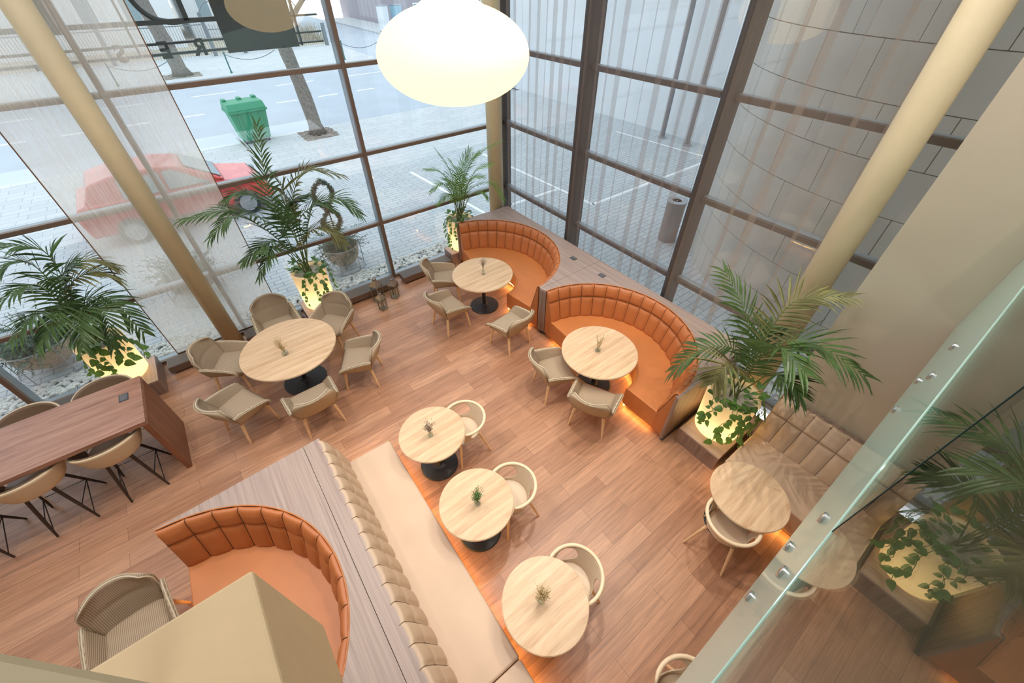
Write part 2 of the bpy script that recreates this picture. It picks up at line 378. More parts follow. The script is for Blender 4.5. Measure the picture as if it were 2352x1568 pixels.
MB().box(-.03, .03, .6, 7.0, 6.88, 6.95).build('curtain_track', M_grey, cu)

# floor convectors
def heater(x0, x1, label):
    t = thing('floor_convector', label, 'heater', ((x0+x1)/2, 7.1, 0), 0, 'floor convectors along the front glazing')
    w = (x1-x0)/2
    MB().box(-w, w, -.13, .13, .045, .165).build('case', M_heat, t, bevel=.004)
    MB().box(-w+.015, w-.015, -.115, .118, .1645, .169).build('grille', M_grille, t)
    for x in (-w+.08, w-.08): MB().box(x-.02, x+.02, -.05, .05, 0, .045).build('foot', M_dark, t)
heater(-1.76, -.93, 'long brown floor convector between the left glowing planter and the round column')
heater(-.58, .42, 'brown floor convector behind the chairs right of the left round column')
heater(1.15, 2.30, 'brown floor convector behind the three lanterns')
heater(2.45, 3.60, 'brown floor convector beside the corner planter')
heater(-3.36, -2.66, 'brown floor convector behind the far bar stools')

# ================================================================== BOOTHS
def quilt(path, prof, ncol, rows, bulge, k=7):
    # path(t) -> (point, outward normal); prof: list of (offset, z) from bottom to top with row splits
    m = MB(); nv = len(prof)-1
    def fn(u, v):
        c, nrm = path(u); j = v*nv; i = min(int(j), nv-1); f = j-i
        r = prof[i][0]*(1-f)+prof[i+1][0]*f; z = prof[i][1]*(1-f)+prof[i+1][1]*f
        fu = (u*ncol) % 1.
        if u >= .999999: fu = 1.
        bu = 1-abs(2*fu-1)**4
        rv = [(z-a)/(b-a) for a, b in rows if a <= z <= b]
        bv = 1-abs(2*rv[0]-1)**6 if rv else 0
        if z > rows[-1][1]: bv = .6
        r -= bulge*bu*bv
        return (c[0]+nrm[0]*r, c[1]+nrm[1]*r, z)
    m.grid(fn, ncol*k, nv); return m
def seams(path, prof, ncol, rows, r):
    m = MB(); e = .003
    for k in range(1, ncol):
        c, n = path(k/ncol); m.tube([(c[0]+n[0]*(q-e), c[1]+n[1]*(q-e), z) for q, z in prof], r, 5)
    zz = rows[0][1]; q = [a[0]+(b[0]-a[0])*(zz-a[1])/(b[1]-a[1]) for a, b in zip(prof[:-1], prof[1:]) if a[1] <= zz <= b[1]][0]
    pts = []
    for i in range(ncol*4+1):
        c, n = path(i/(ncol*4)); pts.append((c[0]+n[0]*(q-e), c[1]+n[1]*(q-e), zz))
    m.tube(pts, r, 5); return m
def dense(prof, step=.03):
    out = [prof[0]]
    for a, b in zip(prof[:-1], prof[1:]):
        L = math.hypot(a[0]-b[0], a[1]-b[1]); n = max(1, int(L/step))
        out += [(a[0]+(b[0]-a[0])*i/n, a[1]+(b[1]-a[1])*i/n) for i in range(1, n+1)]
    return out
def sweep(path, prof, n, cap=True):
    m = MB(); K = len(prof); V = []
    for i in range(n+1):
        c, nr = path(i/n)
        V += [(c[0]+nr[0]*r, c[1]+nr[1]*r, z) for r, z in prof]
    F = [(i*K+j, (i+1)*K+j, (i+1)*K+(j+1) % K, i*K+(j+1) % K) for i in range(n) for j in range(K)]
    if cap: F += [tuple(range(K)), tuple(range(n*K+K-1, n*K-1, -1))]
    return m.add(V, F)
def arcpath(a0, a1, ext=0.):
    def p(t):
        L = (a1-a0); e = ext
        tot = L*1.0+2*e; s = t*tot
        if s < e and e: return ((-(e-s), 0), (math.cos(a0), math.sin(a0)))
        if s > e+L and e: return ((-(s-e-L), 0), (math.cos(a1), math.sin(a1)))
        a = a0+s-e; return ((0, 0), (math.cos(a), math.sin(a)))
    return p
def curved_sofa(label, cx, cy, rot, R, th0, th1, rin, ncol, tin=None):
    t = thing('curved_booth_sofa', label, 'sofa', (cx, cy, 0), rot, 'orange curved booth sofas')
    p = arcpath(th0, th1)
    tp = arcpath(*(tin or (th0, th1)))
    rb = R-.17
    prof = dense([(rb, .43), (rb+.10, .80), (R-.03, .965), (R-.012, .990), (R+.012, .994), (R+.03, .985)], .025)
    rows = [(.43, .80), (.80, .975)]
    o = quilt(p, prof, ncol, rows, .034, 9).build('backrest', M_orangeb, t, smooth=True)
    seams(p, prof, ncol, rows, .0045).build('stitching', M_seam, o)
    # closing shell behind the quilting and its two end cheeks
    sweep(p, [(rb+.01, .10), (rb+.01, .44), (R-.02, .97), (R+.0, .97), (R+.0, .10)], 48).build('backrest_core', M_orangeb, t)
    MB().tube([(math.cos(a)*(R+.02), math.sin(a)*(R+.02), .997) for a in [th0+(th1-th0)*i/60 for i in range(61)]], .008, 6).build('piping', M_orange, t, smooth=True)
    prof2 = [(rin+.03, .10), (rin, .14), (rin, .40), (rin+.015, .432), (rin+.05, .45), (rb+.02, .455), (rb+.02, .10)]
    sweep(tp, prof2, 56).build('seat', M_orange, t, bevel=.012)
    ta = tin or (th0, th1)
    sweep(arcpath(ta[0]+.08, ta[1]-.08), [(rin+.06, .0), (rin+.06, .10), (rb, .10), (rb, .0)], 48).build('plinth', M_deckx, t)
    sweep(tp, [(rin+.035, .078), (rin+.035, .094), (rin+.055, .094), (rin+.055, .078)], 48).build('led_strip', M_led, t)
    for s, a in ((-1, (tin or (th0, th1))[0]), (1, (tin or (th0, th1))[1])):
        c, s_ = math.cos(a), math.sin(a); mtx = Matrix.Rotation(a, 4, 'Z')
        d = .035 if s < 0 else -.05
        MB().box(rin+.05, rb-.02, d, d+.015, .08, .094, mtx).build('led_strip', M_led, t)
    return t
RS = math.radians(-2.3)
TH1, TH2 = math.radians(81), math.radians(88)
curved_sofa('orange quilted curved sofa nearest the corner window', 3.555, 5.55, RS, 1.375, -TH1, TH1, .58, 19)
curved_sofa('orange quilted curved sofa beside the right glowing planter', 3.63, 2.665, RS, 1.32, -TH2, TH2, .60, 19)
curved_sofa('orange quilted curved sofa under the cream slab, backing the island', -1.84, 2.0, 0, 1.34, -TH2, TH2, .62, 17)
def arc(cx, cy, R, a0, a1, n=48):
    return [(cx+R*math.cos(a0+(a1-a0)*i/n), cy+R*math.sin(a0+(a1-a0)*i/n)) for i in range(n+1)]
bs = thing('booth_surround', 'greyed walnut counter wrapping behind both window booth sofas', 'counter', (0, 0, 0))
R1, R2 = 1.40, 1.345
def front(y): return 3.585+(y-1.3)*.0385
a1 = arc(3.555, 5.55, R1, RS-TH1, RS+TH1); a2 = arc(3.63, 2.665, R2, RS-TH2, RS+TH2)
ys = 4.11
seamL = [(5.12, ys+.002), (5.12, 6.935), (3.81, 6.985), (3.80, 6.935)]+a1[::-1]+[(front(4.13), ys+.002)]
seamR = [(5.12, 1.29), (5.12, ys-.002), (front(4.1), ys-.002)]+a2[::-1]+[(3.585, 1.335), (3.583, 1.29)]
for pl in (seamL, seamR):
    MB().prism(pl, .96, 1.0).build('worktop', M_deck, bs, bevel=.002)
    ins = [(x, y) for x, y in pl]
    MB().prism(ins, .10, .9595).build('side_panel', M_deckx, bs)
    MB().prism([(min(x+.05, 5.1), y) for x, y in pl], .0, .0995).build('plinth', M_dark, bs)
for x, y in ((4.78, 4.46), (4.79, 3.76)):
    s = MB().box(x-.045, x+.045, y-.06, y+.06, 1.0, 1.006).build('power_socket', M_dark, bs, bevel=.002)
    MB().box(x-.033, x+.033, y-.048, y+.048, 1.006, 1.009).build('socket_cover', M_sock, s)

isl = thing('island_partition', 'greyed walnut island counter between the bench and the curved sofa', 'counter', (0, 0, 0))
a3 = arc(-1.84, 2.0, 1.365, -TH2, TH2)
xs = -.372
def east(y): return -.19-.012*(3.4-y)
pl = [(xs-.002, -.6), (xs-.002, 3.435), (-1.80, 3.375)]+a3[::-1]+[(-1.80, .55), (-1.80, -.6)]
pr_ = [(east(-.6), -.6), (east(3.43), 3.445), (xs+.002, 3.437), (xs+.002, -.6)]
for q in (pl, pr_):
    MB().prism(q, .96, 1.0).build('worktop', M_deck, isl, bevel=.002)
    MB().prism(q, .0, .9595).build('side_panel', M_deckx, isl)

def bench(name, label, L, depth, mseat, mback, ncol, hback, loc, rot, cuts, rise, grp=None, lean=.14, front_led=True):
    # local: sits along +y from 0..L, back at x=0, seat toward +x
    t = thing(name, label, 'bench', loc, rot, grp)
    path = lambda u: ((0, u*L), (-1., 0.))
    prof = dense([(-lean, .43), (-lean*.45, .80), (-.012, hback-.03), (.0, hback-.006), (.02, hback), (.05, hback-.01)], .025)
    o = quilt(path, prof, ncol, [(.43, .80), (.80, hback-.02)], .036, 9).build('backrest', mback, t, smooth=True)
    seams(path, prof, ncol, [(.43, .80), (.80, hback-.02)], .004).build('stitching', M_seamb, o)
    MB().add([(x, y, z) for y in (0.004, L-.004) for x, z in ((-.045, .02), (lean-.02, .02), (lean-.02, .43), (.0, hback-.02), (-.045, hback-.02))],
             [(0, 1, 2, 3, 4), (9, 8, 7, 6, 5)]+[(i, 5+i, 5+(i+1) % 5, (i+1) % 5) for i in range(5)]).build('backrest_core', mback, t)
    for a, b in zip(cuts[:-1], cuts[1:]):
        MB().box(lean-.05, depth, a+.003, b-.003, .12, .46).build('seat', mseat, t, bevel=.022, bseg=3)
    MB().box(.02, depth-.07, .05, L-.03, 0, .118).build('plinth', M_deckx, t)
    MB().box(depth-.065, depth-.05, .02, L-.02, .094, .112).build('led_strip', M_led, t)
    MB().box(.1, depth-.07, L-.028, L-.014, .094, .112).build('led_strip', M_led, t)
    return t
bench('tufted_bench', 'long beige quilted leather bench backing the island counter', 3.98, .69, M_beige, M_beigeb, 22, 1.005, (-.238, -.58, 0), -.013, [0, 1.11, 3.92], 1)
bench('wall_bench', 'beige quilted leather bench against the warm grey wall', 2.3, .96, M_beige, M_beigeb, 12, .99, (4.655, .52, 0), PI+.0, [0, 1.1, 2.28], 1, lean=.3)
lg = tag(MB().box(4.64, 4.748, -1.9, .53, .90, .975).build('wall_ledge', M_deckx), 'thin dark walnut ledge along the wall above the beige bench', 'ledge')

# ================================================================== TABLES
def round_table(label, x, y, r, z=.745, cone=False, rb=.25):
    t = thing('round_table', label, 'table', (x, y, 0), 0, 'round oak topped tables')
    MB().lathe([(r-.004, z-.03), (r, z-.026), (r, z-.004), (r-.004, z)], 72).build('tabletop', M_oak, t)
    MB().lathe([(r+.0015, z-.024), (r+.0015, z-.006)], 72).build('edge_band', M_rail, t)
    MB().lathe([(.036, .03), (.036, z-.03)], 20).build('stem', M_black, t)
    prof = [(rb, 0), (rb, .012), (rb-.01, .02), (.1, .045), (.06, .07), (.037, .12)] if cone else [(rb, 0), (rb, .014), (rb-.012, .022), (.07, .03), (.055, .05), (.037, .06)]
    MB().lathe(prof, 48).build('base', M_black, t)
    MB().box(-.16, .16, -.16, .16, z-.042, z-.03).build('mounting_plate', M_black, t)
    return t
round_table('pale oak round table in front of the corner booth sofa', 3.385, 5.39, .56, rb=.28)
round_table('pale oak round table in front of the booth sofa nearer the right planter', 3.625, 2.645, .56, rb=.28)
round_table('largest pale oak round table, ringed by six taupe armchairs', -.04, 5.55, .675, rb=.33)
round_table('small oak table nearest the windows in the bench row', .935, 2.89, .405, cone=True)
round_table('small oak table in the middle of the bench row', .885, 1.825, .40, cone=True)
round_table('small oak table nearest the viewer in the bench row', .865, .665, .395, cone=True)
round_table('bare oak table in front of the beige wall bench', 3.30, .09, .40, cone=True)

# bar table
bt = thing('bar_table', 'high walnut bar table with slab ends at the left', 'table', (-1.75, 5.35, 0))
MB().box(-3.4, 0, -.455, .455, .975, 1.035).build('tabletop', M_walnut, bt, bevel=.004)
for x in (-.06, -3.4):
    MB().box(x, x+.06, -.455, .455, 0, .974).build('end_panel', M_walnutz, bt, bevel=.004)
s = MB().box(-.235, -.135, .06, .2, 1.0345, 1.039).build('power_socket', M_dark, bt, bevel=.002)
MB().box(-.222, -.148, .075, .185, 1.039, 1.042).build('socket_cover', M_sock, s)

# ================================================================== UPHOLSTERED ARMCHAIRS
def armchair(label):
    t = thing('upholstered_armchair', label, 'chair', (0, 0, 0), 0, 'taupe upholstered armchairs')
    # faces +y.  seat .46 high
    def seat(u, v):
        w = .235+.03*v
        x = (u-.5)*2*w; y = -.215+.47*v
        z = .45+.022*(1-abs(2*u-1)**4)*(1-abs(2*v-1)**5)
        return (x, y, z-(.02*max(0, (v-.85)/.15)**2))
    MB().grid(seat, 14, 14).build('seat', M_fab, t, smooth=True, solid=.07)
    def back(u, v):
        a = (u-.5)*2
        w = .235+.052*math.sin(min(1, v*1.25)*PI*.5)
        if v > .70: w *= 1-.24*((v-.70)/.30)**2.4
        x = a*w
        cr = .012*math.exp(-((v-.5)/.05)**2)*(1-abs(a)**3)
        y = -.215-.185*v+.115*abs(a)**2.2*(.4+.6*v)-cr-.012*math.sin(v*PI)
        z = .42+.405*v-.03*abs(a)**3*v
        return (x, y, z)
    o = MB().grid(back, 20, 18).build('backrest', M_fabb, t, smooth=True, solid=.035, off=0.)
    # thin plain outer shell hugging the back
    MB().grid(lambda u, v: (back(u, v)[0]*1.015, back(u, v)[1]-.027, back(u, v)[2]), 20, 12).build('back_shell', M_fabp, t, smooth=True, solid=.012, off=0.)
    rim = [back(u, v) for u, v in [(0, i/10) for i in range(2, 10)]+[(i/16, 1) for i in range(17)]+[(1, 1-i/10) for i in range(1, 9)]]
    MB().tube(rim, .0075, 6).build('piping', M_piping, t, smooth=True)
    for s in (-1, 1):
        def arm(u, v, s=s):   # u front->back, v bottom->top
            h = .205-.10*(1-u)**1.6-(.05*max(0, (.12-u)/.12)**2)
            x = .245+.075*v-.012*u*v+.03*(1-u)*v*.5
            y = .265-.47*u-.02*v*(1-u)
            return (s*x, y-.05*v*u, .42+h*v)
        a = MB().grid(arm, 14, 8).build('armrest', M_faba, t, smooth=True, solid=.034, off=0.)
        MB().grid(lambda u, v: (arm(u, v)[0]+s*.023, arm(u, v)[1], arm(u, v)[2]-.004), 14, 6).build('armrest_shell', M_fabp, a, smooth=True, solid=.01, off=0.)
        MB().tube([arm(i/14, 1) for i in range(15)], .0075, 6).build('armrest_piping', M_piping, a, smooth=True)
    MB().box(-.21, .21, -.2, .22, .375, .40).build('seat_frame', M_fabp, t, bevel=.01)
    for sx in (-1, 1):
        for sy in (-1, 1):
            P = Vector((sx*.205, sy*.19+.01, .40)); Q = Vector((sx*.255, sy*.245, 0))
            MB().tube([P, P*.75+Q*.25, Q], [.024, .024, .014], 10).build('leg', M_leg, t)
    return t
A0 = armchair('taupe ribbed armchair at the big table, back to the left round column')
A0.location = (-.02, 6.62, 0); A0.rotation_euler = (0, 0, PI)
def face(dx, dy): return math.atan2(-dx, dy)
for x, y, d, lab in (
    (.72, 6.10, (-.76, -.60), 'taupe ribbed armchair at the big table, in front of the middle glowing planter'),
    (.76, 5.01, (-.88, .47), 'taupe ribbed armchair on the right of the big table, showing its right side'),
    (-.08, 4.61, (-.03, 1), 'taupe armchair on the near side of the big table with its back to the viewer'),
    (-.92, 5.12, (.90, .43), 'taupe ribbed armchair at the big table, beside the bar table end'),
    (-.86, 6.14, (.86, -.50), 'taupe ribbed armchair at the big table, in front of the left floor convector'),
    (2.95, 6.10, (.90, -.42), 'taupe armchair tucked between the corner booth table and the floor convector'),
    (2.56, 5.27, (1, .06), 'taupe armchair on the left of the corner booth table, its back to the lanterns'),
    (3.14, 4.22, (-.13, 1), 'taupe armchair at the corner booth table, beside the booth end panel'),
    (3.05, 2.96, (.95, -.31), 'taupe armchair on the window side of the right booth table'),
    (3.10, 2.18, (.90, .43), 'taupe armchair on the viewer side of the right booth table'),
    (-2.25, 2.82, (.06, -1), 'large looking taupe armchair at the lower left, partly under the cream slab')):
    dup(A0, (x, y, 0), face(*d), lab)

# ================================================================== BENTWOOD CHAIRS
def bentwood(label):
    t = thing('bentwood_chair', label, 'chair', (0, 0, 0), 0, 'cream bentwood chairs')
    # faces +y; rail ring centre at origin
    A = math.radians(122); RR = .262
    def rail(a):  # a from back (0) to +-A
        return Vector((RR*math.sin(a)*1.02, -RR*math.cos(a)*1.02+.0, .694-.012*(abs(a)/A)**2))
    MB().tube([rail(-A+2*A*i/48) for i in range(49)], [.010+.009*min(1, min(i, 48-i)/3) for i in range(49)], 12).build('top_rail', M_rail, t, smooth=True)
    def wall(a, v):
        r = (.205+.045*v**1.3); z = .455+.225*v
        k = max(0, (abs(a)/A)-.35)*v
        return Vector((r*1.04*math.sin(a), -r*math.cos(a)*(1.0)+.035*(1-v)*(1 if abs(a) < 2.3 else 1), z-.0*k))
    th0, hw0 = math.radians(66), math.radians(31)
    def hw(v):
        q = (v-.56)/.40
        return hw0*math.sqrt(max(0, 1-q*q)) if abs(q) < 1 else 0.
    bp = MB().grid(lambda u, v: wall((u*2-1)*(th0-hw(v)), v), 24, 26).build('backrest', M_ply, t, smooth=True, solid=.009, off=0.)
    for s in (-1, 1):
        MB().grid(lambda u, v: wall(s*((th0+hw(v))+(A-.08-th0-hw(v))*u), v), 12, 26).build('arm_support', M_ply, t, smooth=True, solid=.009, off=0.)
    def seat(u, v):
        a = 2*PI*u; r = .212*v
        x = r*1.04*math.sin(a); y = -r*math.cos(a)+.035
        if y > .0: y *= 1.08; x *= 1.02
        return (x, y, .445+.012*v**3)
    MB().grid(seat, 40, 8, True).build('seat', M_ply, t, smooth=True, solid=.012)
    MB().box(-.15, .15, -.13, .17, .415, .434).build('seat_frame', M_leg, t, bevel=.008)
    for sx in (-1, 1):
        for sy in (-1, 1):
            P = Vector((sx*.15, sy*.14+.02, .43)); Q = Vector((sx*.235, sy*.235, 0))
            MB().tube([P, Q], [.019, .012], 10).build('leg', M_leg, t)
    return t
B0 = bentwood('cream bentwood chair at the bench row table nearest the windows')
B0.location = (1.385, 2.88, 0); B0.rotation_euler = (0, 0, face(-1, .02))
for x, y, d, lab in (
    (1.325, 1.77, (-1, .02), 'cream bentwood chair at the middle table of the bench row'),
    (1.255, .68, (-1, .05), 'cream bentwood chair at the bench row table nearest the viewer'),
    (2.955, .045, (1, .06), 'cream bentwood chair facing the wall bench at the bare oak table'),
    (1.37, -.535, (-1, .0), 'cream bentwood chair mostly cut off at the bottom edge beside the white fascia')):
    dup(B0, (x, y, 0), face(*d), lab)

# ================================================================== BAR STOOLS
def stool(label):
    t = thing('bar_stool', label, 'stool', (0, 0, 0), 0, 'sand leather bar stools')
    # faces +y
    def shell(u, v):
        a = (u-.5)*2*math.radians(118)
        h = .235*(1-(abs(u-.5)*2)**2.2*.62)
        r = .225+.075*v; e = max(0, abs(a)-1.2)
        z = .675+.04*v+h*v**1.5
        return (r*1.10*math.sin(a), -r*math.cos(a)*.92+.01, z)
    o = MB().grid(shell, 36, 10).build('shell', M_stool, t, smooth=True, solid=.02, off=1.)
    MB().grid(lambda u, v: tuple(Vector(shell(u, v))*1.0+Vector((0, .012*math.cos((u-.5)*4), .002))), 36, 10).build('lining', M_shellin, t, smooth=True, solid=.008, off=-1.)
    MB().lathe([(.0, .66), (.17, .66), (.225, .68), (.235, .72), (.215, .755), (.0, .77)], 36, sy=.95).build('seat', M_stool, t, smooth=True)
    MB().box(-.13, .13, -.13, .13, .64, .66).build('seat_plate', M_dkleg, t)
    L = {}
    for sx in (-1, 1):
        for sy in (-1, 1):
            P = Vector((sx*.115, sy*.11, .655)); Q = Vector((sx*(.20 if sy < 0 else .27), sy*.25, 0)); L[sx, sy] = (P, Q)
            MB().tube([P, P*.4+Q*.6, Q], [.019, .017, .011], 10).build('leg', M_dkleg, t)
    pt = lambda k, f: L[k][0]*(1-f)+L[k][1]*f
    ring = [pt((-1, -1), .62), pt((-1, 1), .62), pt((1, 1), .62), pt((1, -1), .62)]
    MB().tube(ring, .007, 8).build('footrest', M_dkleg, t)
    for sx in (-1, 1):
        MB().tube([pt((sx, 1), .62), pt((sx, -1), .9)], .006, 6).build('brace', M_dkleg, t)
    MB().tube([Vector((0, -.12, .655)), (pt((-1, -1), .64)+pt((1, -1), .64))*.5+Vector((0, .05, 0))], .006, 6).build('brace', M_chrome, t)
    return t
S0 = stool('sand leather bar stool on the near side, closest to the bar table end')
S0.location = (-2.235, 5.04, 0)
for x, y, r, lab in (
    (-2.97, 5.07, 0, 'sand leather bar stool second from the bar table end, near side'),
    (-3.76, 5.08, 0, 'sand leather bar stool cut off by the left picture edge'),
    (-2.22, 5.92, PI, 'sand leather bar stool on the window side, closest to the bar table end'),
    (-2.98, 5.92, PI, 'sand leather bar stool on the window side, second from the bar table end')):
    dup(S0, (x, y, 0), r, lab)

# ================================================================== LANTERNS
def lantern(name_label, x, y, w, h, rot):
    t = thing('candle_lantern', name_label, 'lantern', (x, y, 0), rot, 'bronze floor lanterns')
    MB().box(-w, w, -w, w, .0, .025).build('base', M_lant, t, bevel=.003)
    hb = h*.68
    for sx in (-1, 1):
        for sy in (-1, 1):
            MB().box(sx*(w-.008)-.006, sx*(w-.008)+.006, sy*(w-.008)-.006, sy*(w-.008)+.006, .025, hb).build('post', M_lant, t)
    for k in range(4):
        MB().box(-w+.014, w-.014, w-.011, w-.009, .028, hb).build('glass_pane', M_clear, t, M=Matrix.Rotation(k*PI/2, 4, 'Z'))
    q = w+.012
    V = [(-q, -q, hb), (q, -q, hb), (q, q, hb), (-q, q, hb)]; u = w*.33
    V += [(-u, -u, h*.87), (u, -u, h*.87), (u, u, h*.87), (-u, u, h*.87)]
    MB().add(V, [(3, 2, 1, 0), (4, 5, 6, 7)]+[(i, (i+1) % 4, 4+(i+1) % 4, 4+i) for i in range(4)]).build('roof', M_lant, t)
    MB().box(-u, u, -u, u, h*.87, h*.92).build('chimney', M_lant, t)
    MB().tube([(.035*math.cos(a), 0, h*.945+.035*math.sin(a)) for a in [2*PI*i/16 for i in range(17)]], .004, 6).build('ring_handle', M_lant, t, smooth=True)
    MB().lathe([(w*.45, .025), (w*.45, .033), (w*.35, .036)], 16).build('candle_dish', M_lant, t)
    return t
lantern('small bronze lantern, frontmost of the group of three', 1.745, 6.50, .062, .40, .35)
lantern('bronze lantern on the right of the group of three', 2.10, 6.72, .066, .46, .75)
lantern('tallest bronze lantern, at the back of the group of three', 1.80, 6.80, .085, .56, .55)

# ================================================================== VASES
def vase(label, x, y, h, r, kind, hs, n, mat, fr):
    t = thing('bud_vase', label, 'vase', (x, y, .745), 0, 'glass bud vases on the tables')
    MB().lathe([(r*.8, 0), (r, .006), (r, h*.55), (r*.55, h*.8), (r*.62, h)], 24).build('glass', M_clear, t, smooth=True)
    MB().lathe([(r*.86, .006), (r*.86, h*.4)], 20).build('water', M_clear, t, smooth=True)
    st = MB(); fl = MB()
    for k in range(n):
        a = rnd.uniform(0, 2*PI); s = rnd.uniform(.15, 1)*hs*.42; top = Vector((math.cos(a)*s, math.sin(a)*s, h+hs*rnd.uniform(.55, 1)))
        P = spline([(0, 0, .01), (math.cos(a)*r*.3, math.sin(a)*r*.3, h), top*.6+Vector((0, 0, h*.4)), top], 6)
        st.tube(P, .0014, 4, False)
        for j in range(fr):
            q = P[3+j % 4]+Vector((rnd.gauss(0, .016), rnd.gauss(0, .016), rnd.gauss(0, .014)))
            st.tube([P[max(2, 2+j % 3)], q], .0008, 3, False); fl.ball(q, rnd.uniform(.003, .0062), 5, 4)
    st.build('stems', M_dry if mat is not M_grn else M_grn, t); fl.build('blossoms', mat, t)
vase('slim glass vase with lavender sprigs on the corner booth table', 3.385, 5.36, .16, .03, 0, .20, 18, M_lav, 6)
vase('round glass vase with bare dried twigs on the right booth table', 3.60, 2.66, .085, .042, 0, .24, 16, M_dry, 5)
vase('round glass vase with dried sprigs on the big six seat table', -.12, 5.42, .09, .045, 0, .25, 22, M_dry, 5)
vase('small jar with pale buds on the bench row table nearest the windows', .90, 2.86, .10, .034, 0, .20, 22, M_lav, 6)
vase('small jar with a green sprig on the middle bench row table', .885, 1.80, .10, .034, 0, .20, 34, M_grn, 7)
vase('small jar with white baby breath on the bench row table nearest the viewer', .845, .70, .10, .036, 0, .18, 34, M_dry, 7)

# ================================================================== PLANTS
def leaflet(m, base, d, nrm, L, w, droop):
    # narrow folded blade
    d = d.normalized(); side = d.cross(nrm).normalized(); V = []
    segs = 4
    p = Vector(base); dd = d.copy()
    for i in range(segs+1):
        f = i/segs; ww = w*(.5+.9*f) if f < .35 else w*(1.0-((f-.35)/.65)**1.6)
        V += [p+side*ww+nrm*ww*.35, p, p-side*ww+nrm*ww*.35]
        dd = (dd+Vector((0, 0, -droop*(.3+f)))).normalized(); p = p+dd*(L/segs)
    F = []
    for i in range(segs):
        a = i*3
        F += [(a, a+1, a+4, a+3), (a+1, a+2, a+5, a+4)]
    m.add(V, F)
def frond(t, pts, n, L, w, mat, droop=.18, bare=.35, rg=rnd, vee=.55):
    P = spline(pts, 40)
    st = MB().tube(P[::2]+([P[-1]] if len(P) % 2 == 0 else []), [.0085*(1-i/21.5)+.0015 for i in range(len(P[::2]))], 6)
    f = st.build('frond', M_stem, t, smooth=True)
    m = MB()
    for k in range(n):
        q = bare+(1-bare)*(k+.5)/n
        i = min(int(q*40), 39); base = P[i].lerp(P[i+1], q*40-i)
        tg = (P[i+1]-P[i]).normalized(); sd = tg.cross(Vector((0, 0, 1)))
        sd = sd.normalized() if sd.length > .05 else Vector((1, 0, 0)); up = sd.cross(tg).normalized()
        f_ = (q-bare)/(1-bare); env = (.55+.45*math.sin(min(1, f_*1.6)*PI/2))*(1-.55*max(0, f_-.55)/.45)
        for s in (-1, 1):
            d = tg*(.42+.75*f_)+sd*s*(1.0-.25*f_)+up*vee*.4*(1-f_)
            d += Vector((rg.gauss(0, .07), rg.gauss(0, .07), rg.gauss(0, .05)))
            leaflet(m, base, d, up, L*env*rg.uniform(.85, 1.12), w*rg.uniform(.8, 1.15), droop*rg.uniform(.6, 1.5))
    m.build('leaflets', mat, f)
def heart(m, c, d, n, s):
    d = d.normalized(); sd = d.cross(n).normalized()
    out = [(-.12, 0), (-.25, .28), (-.05, .48), (.25, .48), (.6, .30), (1.0, 0)]
    V = [c+d*(x*s)+n*(.06*s*(1-abs(x-.4))) for x, y in out]
    A = [c+d*(x*s)+sd*(y*s) for x, y in out[1:-1]]; B = [c+d*(x*s)-sd*(y*s) for x, y in out[1:-1]]
    o = V+A+B
    F = []
    k = len(out)
    for j in range(k-1):
        a0, a1 = j, j+1
        f1 = [a0, a1]; f2 = [a1, a0]
        if 1 <= j+1 <= k-2: f1.append(k+j)
        if 1 <= j <= k-2: f1.append(k+j-1)
        if 1 <= j <= k-2: f2.append(k+(k-2)+j-1)
        if 1 <= j+1 <= k-2: f2.append(k+(k-2)+j)
        F += [tuple(f1), tuple(f2)]
    m.add(o, F)
def vines(t, r, ztop, n, lens, rg, az0, az1, size=.07):
    for k in range(n):
        a = az0+(az1-az0)*(k+rg.uniform(.2, .8))/n
        L = rg.uniform(*lens); x, y = math.cos(a), math.sin(a)
        P = [Vector((x*r*.55, y*r*.55, ztop+.0)), Vector((x*r*.95, y*r*.95, ztop+.05)), Vector((x*(r+.05), y*(r+.05), ztop-.03))]
        z = ztop-.03; aa = a
        while z > ztop-L:
            z -= .09; aa += rg.gauss(0, .09); P.append(Vector((math.cos(aa)*(r+.06+rg.uniform(-.012, .03)), math.sin(aa)*(r+.06+rg.uniform(-.01, .03)), z)))
        S_ = spline(P, max(8, len(P)*4)); v = MB().tube(S_, .0035, 5).build('vine', M_stem, t, smooth=True)
        m = MB()
        for i in range(4, len(S_), 4):
            o = Vector((math.cos(aa), math.sin(aa), 0)); sd = Vector((-o.y, o.x, 0))*rg.choice((-1, 1))
            d = sd*rg.uniform(.3, 1)+Vector((0, 0, -rg.uniform(.35, 1)))+o*rg.uniform(.1, .6)
            nn = (o+Vector((0, 0, rg.uniform(.1, .7)))).normalized()
            heart(m, S_[i]+o*.015+d*.02, d, nn, size*rg.uniform(.6, 1.3))
        m.build('vine_leaves', M_vine, v)
def groundleaves(t, r, z, n, rg):
    m = MB()
    for k in range(n):
        a = rg.uniform(0, 2*PI); q = r*math.sqrt(rg.uniform(.1, 1)); c = Vector((q*math.cos(a), q*math.sin(a), z+rg.uniform(.03, .16)))
        d = Vector((math.cos(a+rg.gauss(0, .6)), math.sin(a+rg.gauss(0, .6)), rg.uniform(-.3, .5)))
        heart(m, c, d, Vector((rg.gauss(0, .2), rg.gauss(0, .2), 1)).normalized(), rg.uniform(.05, .10))
    m.build('underplanting', M_vine, t)
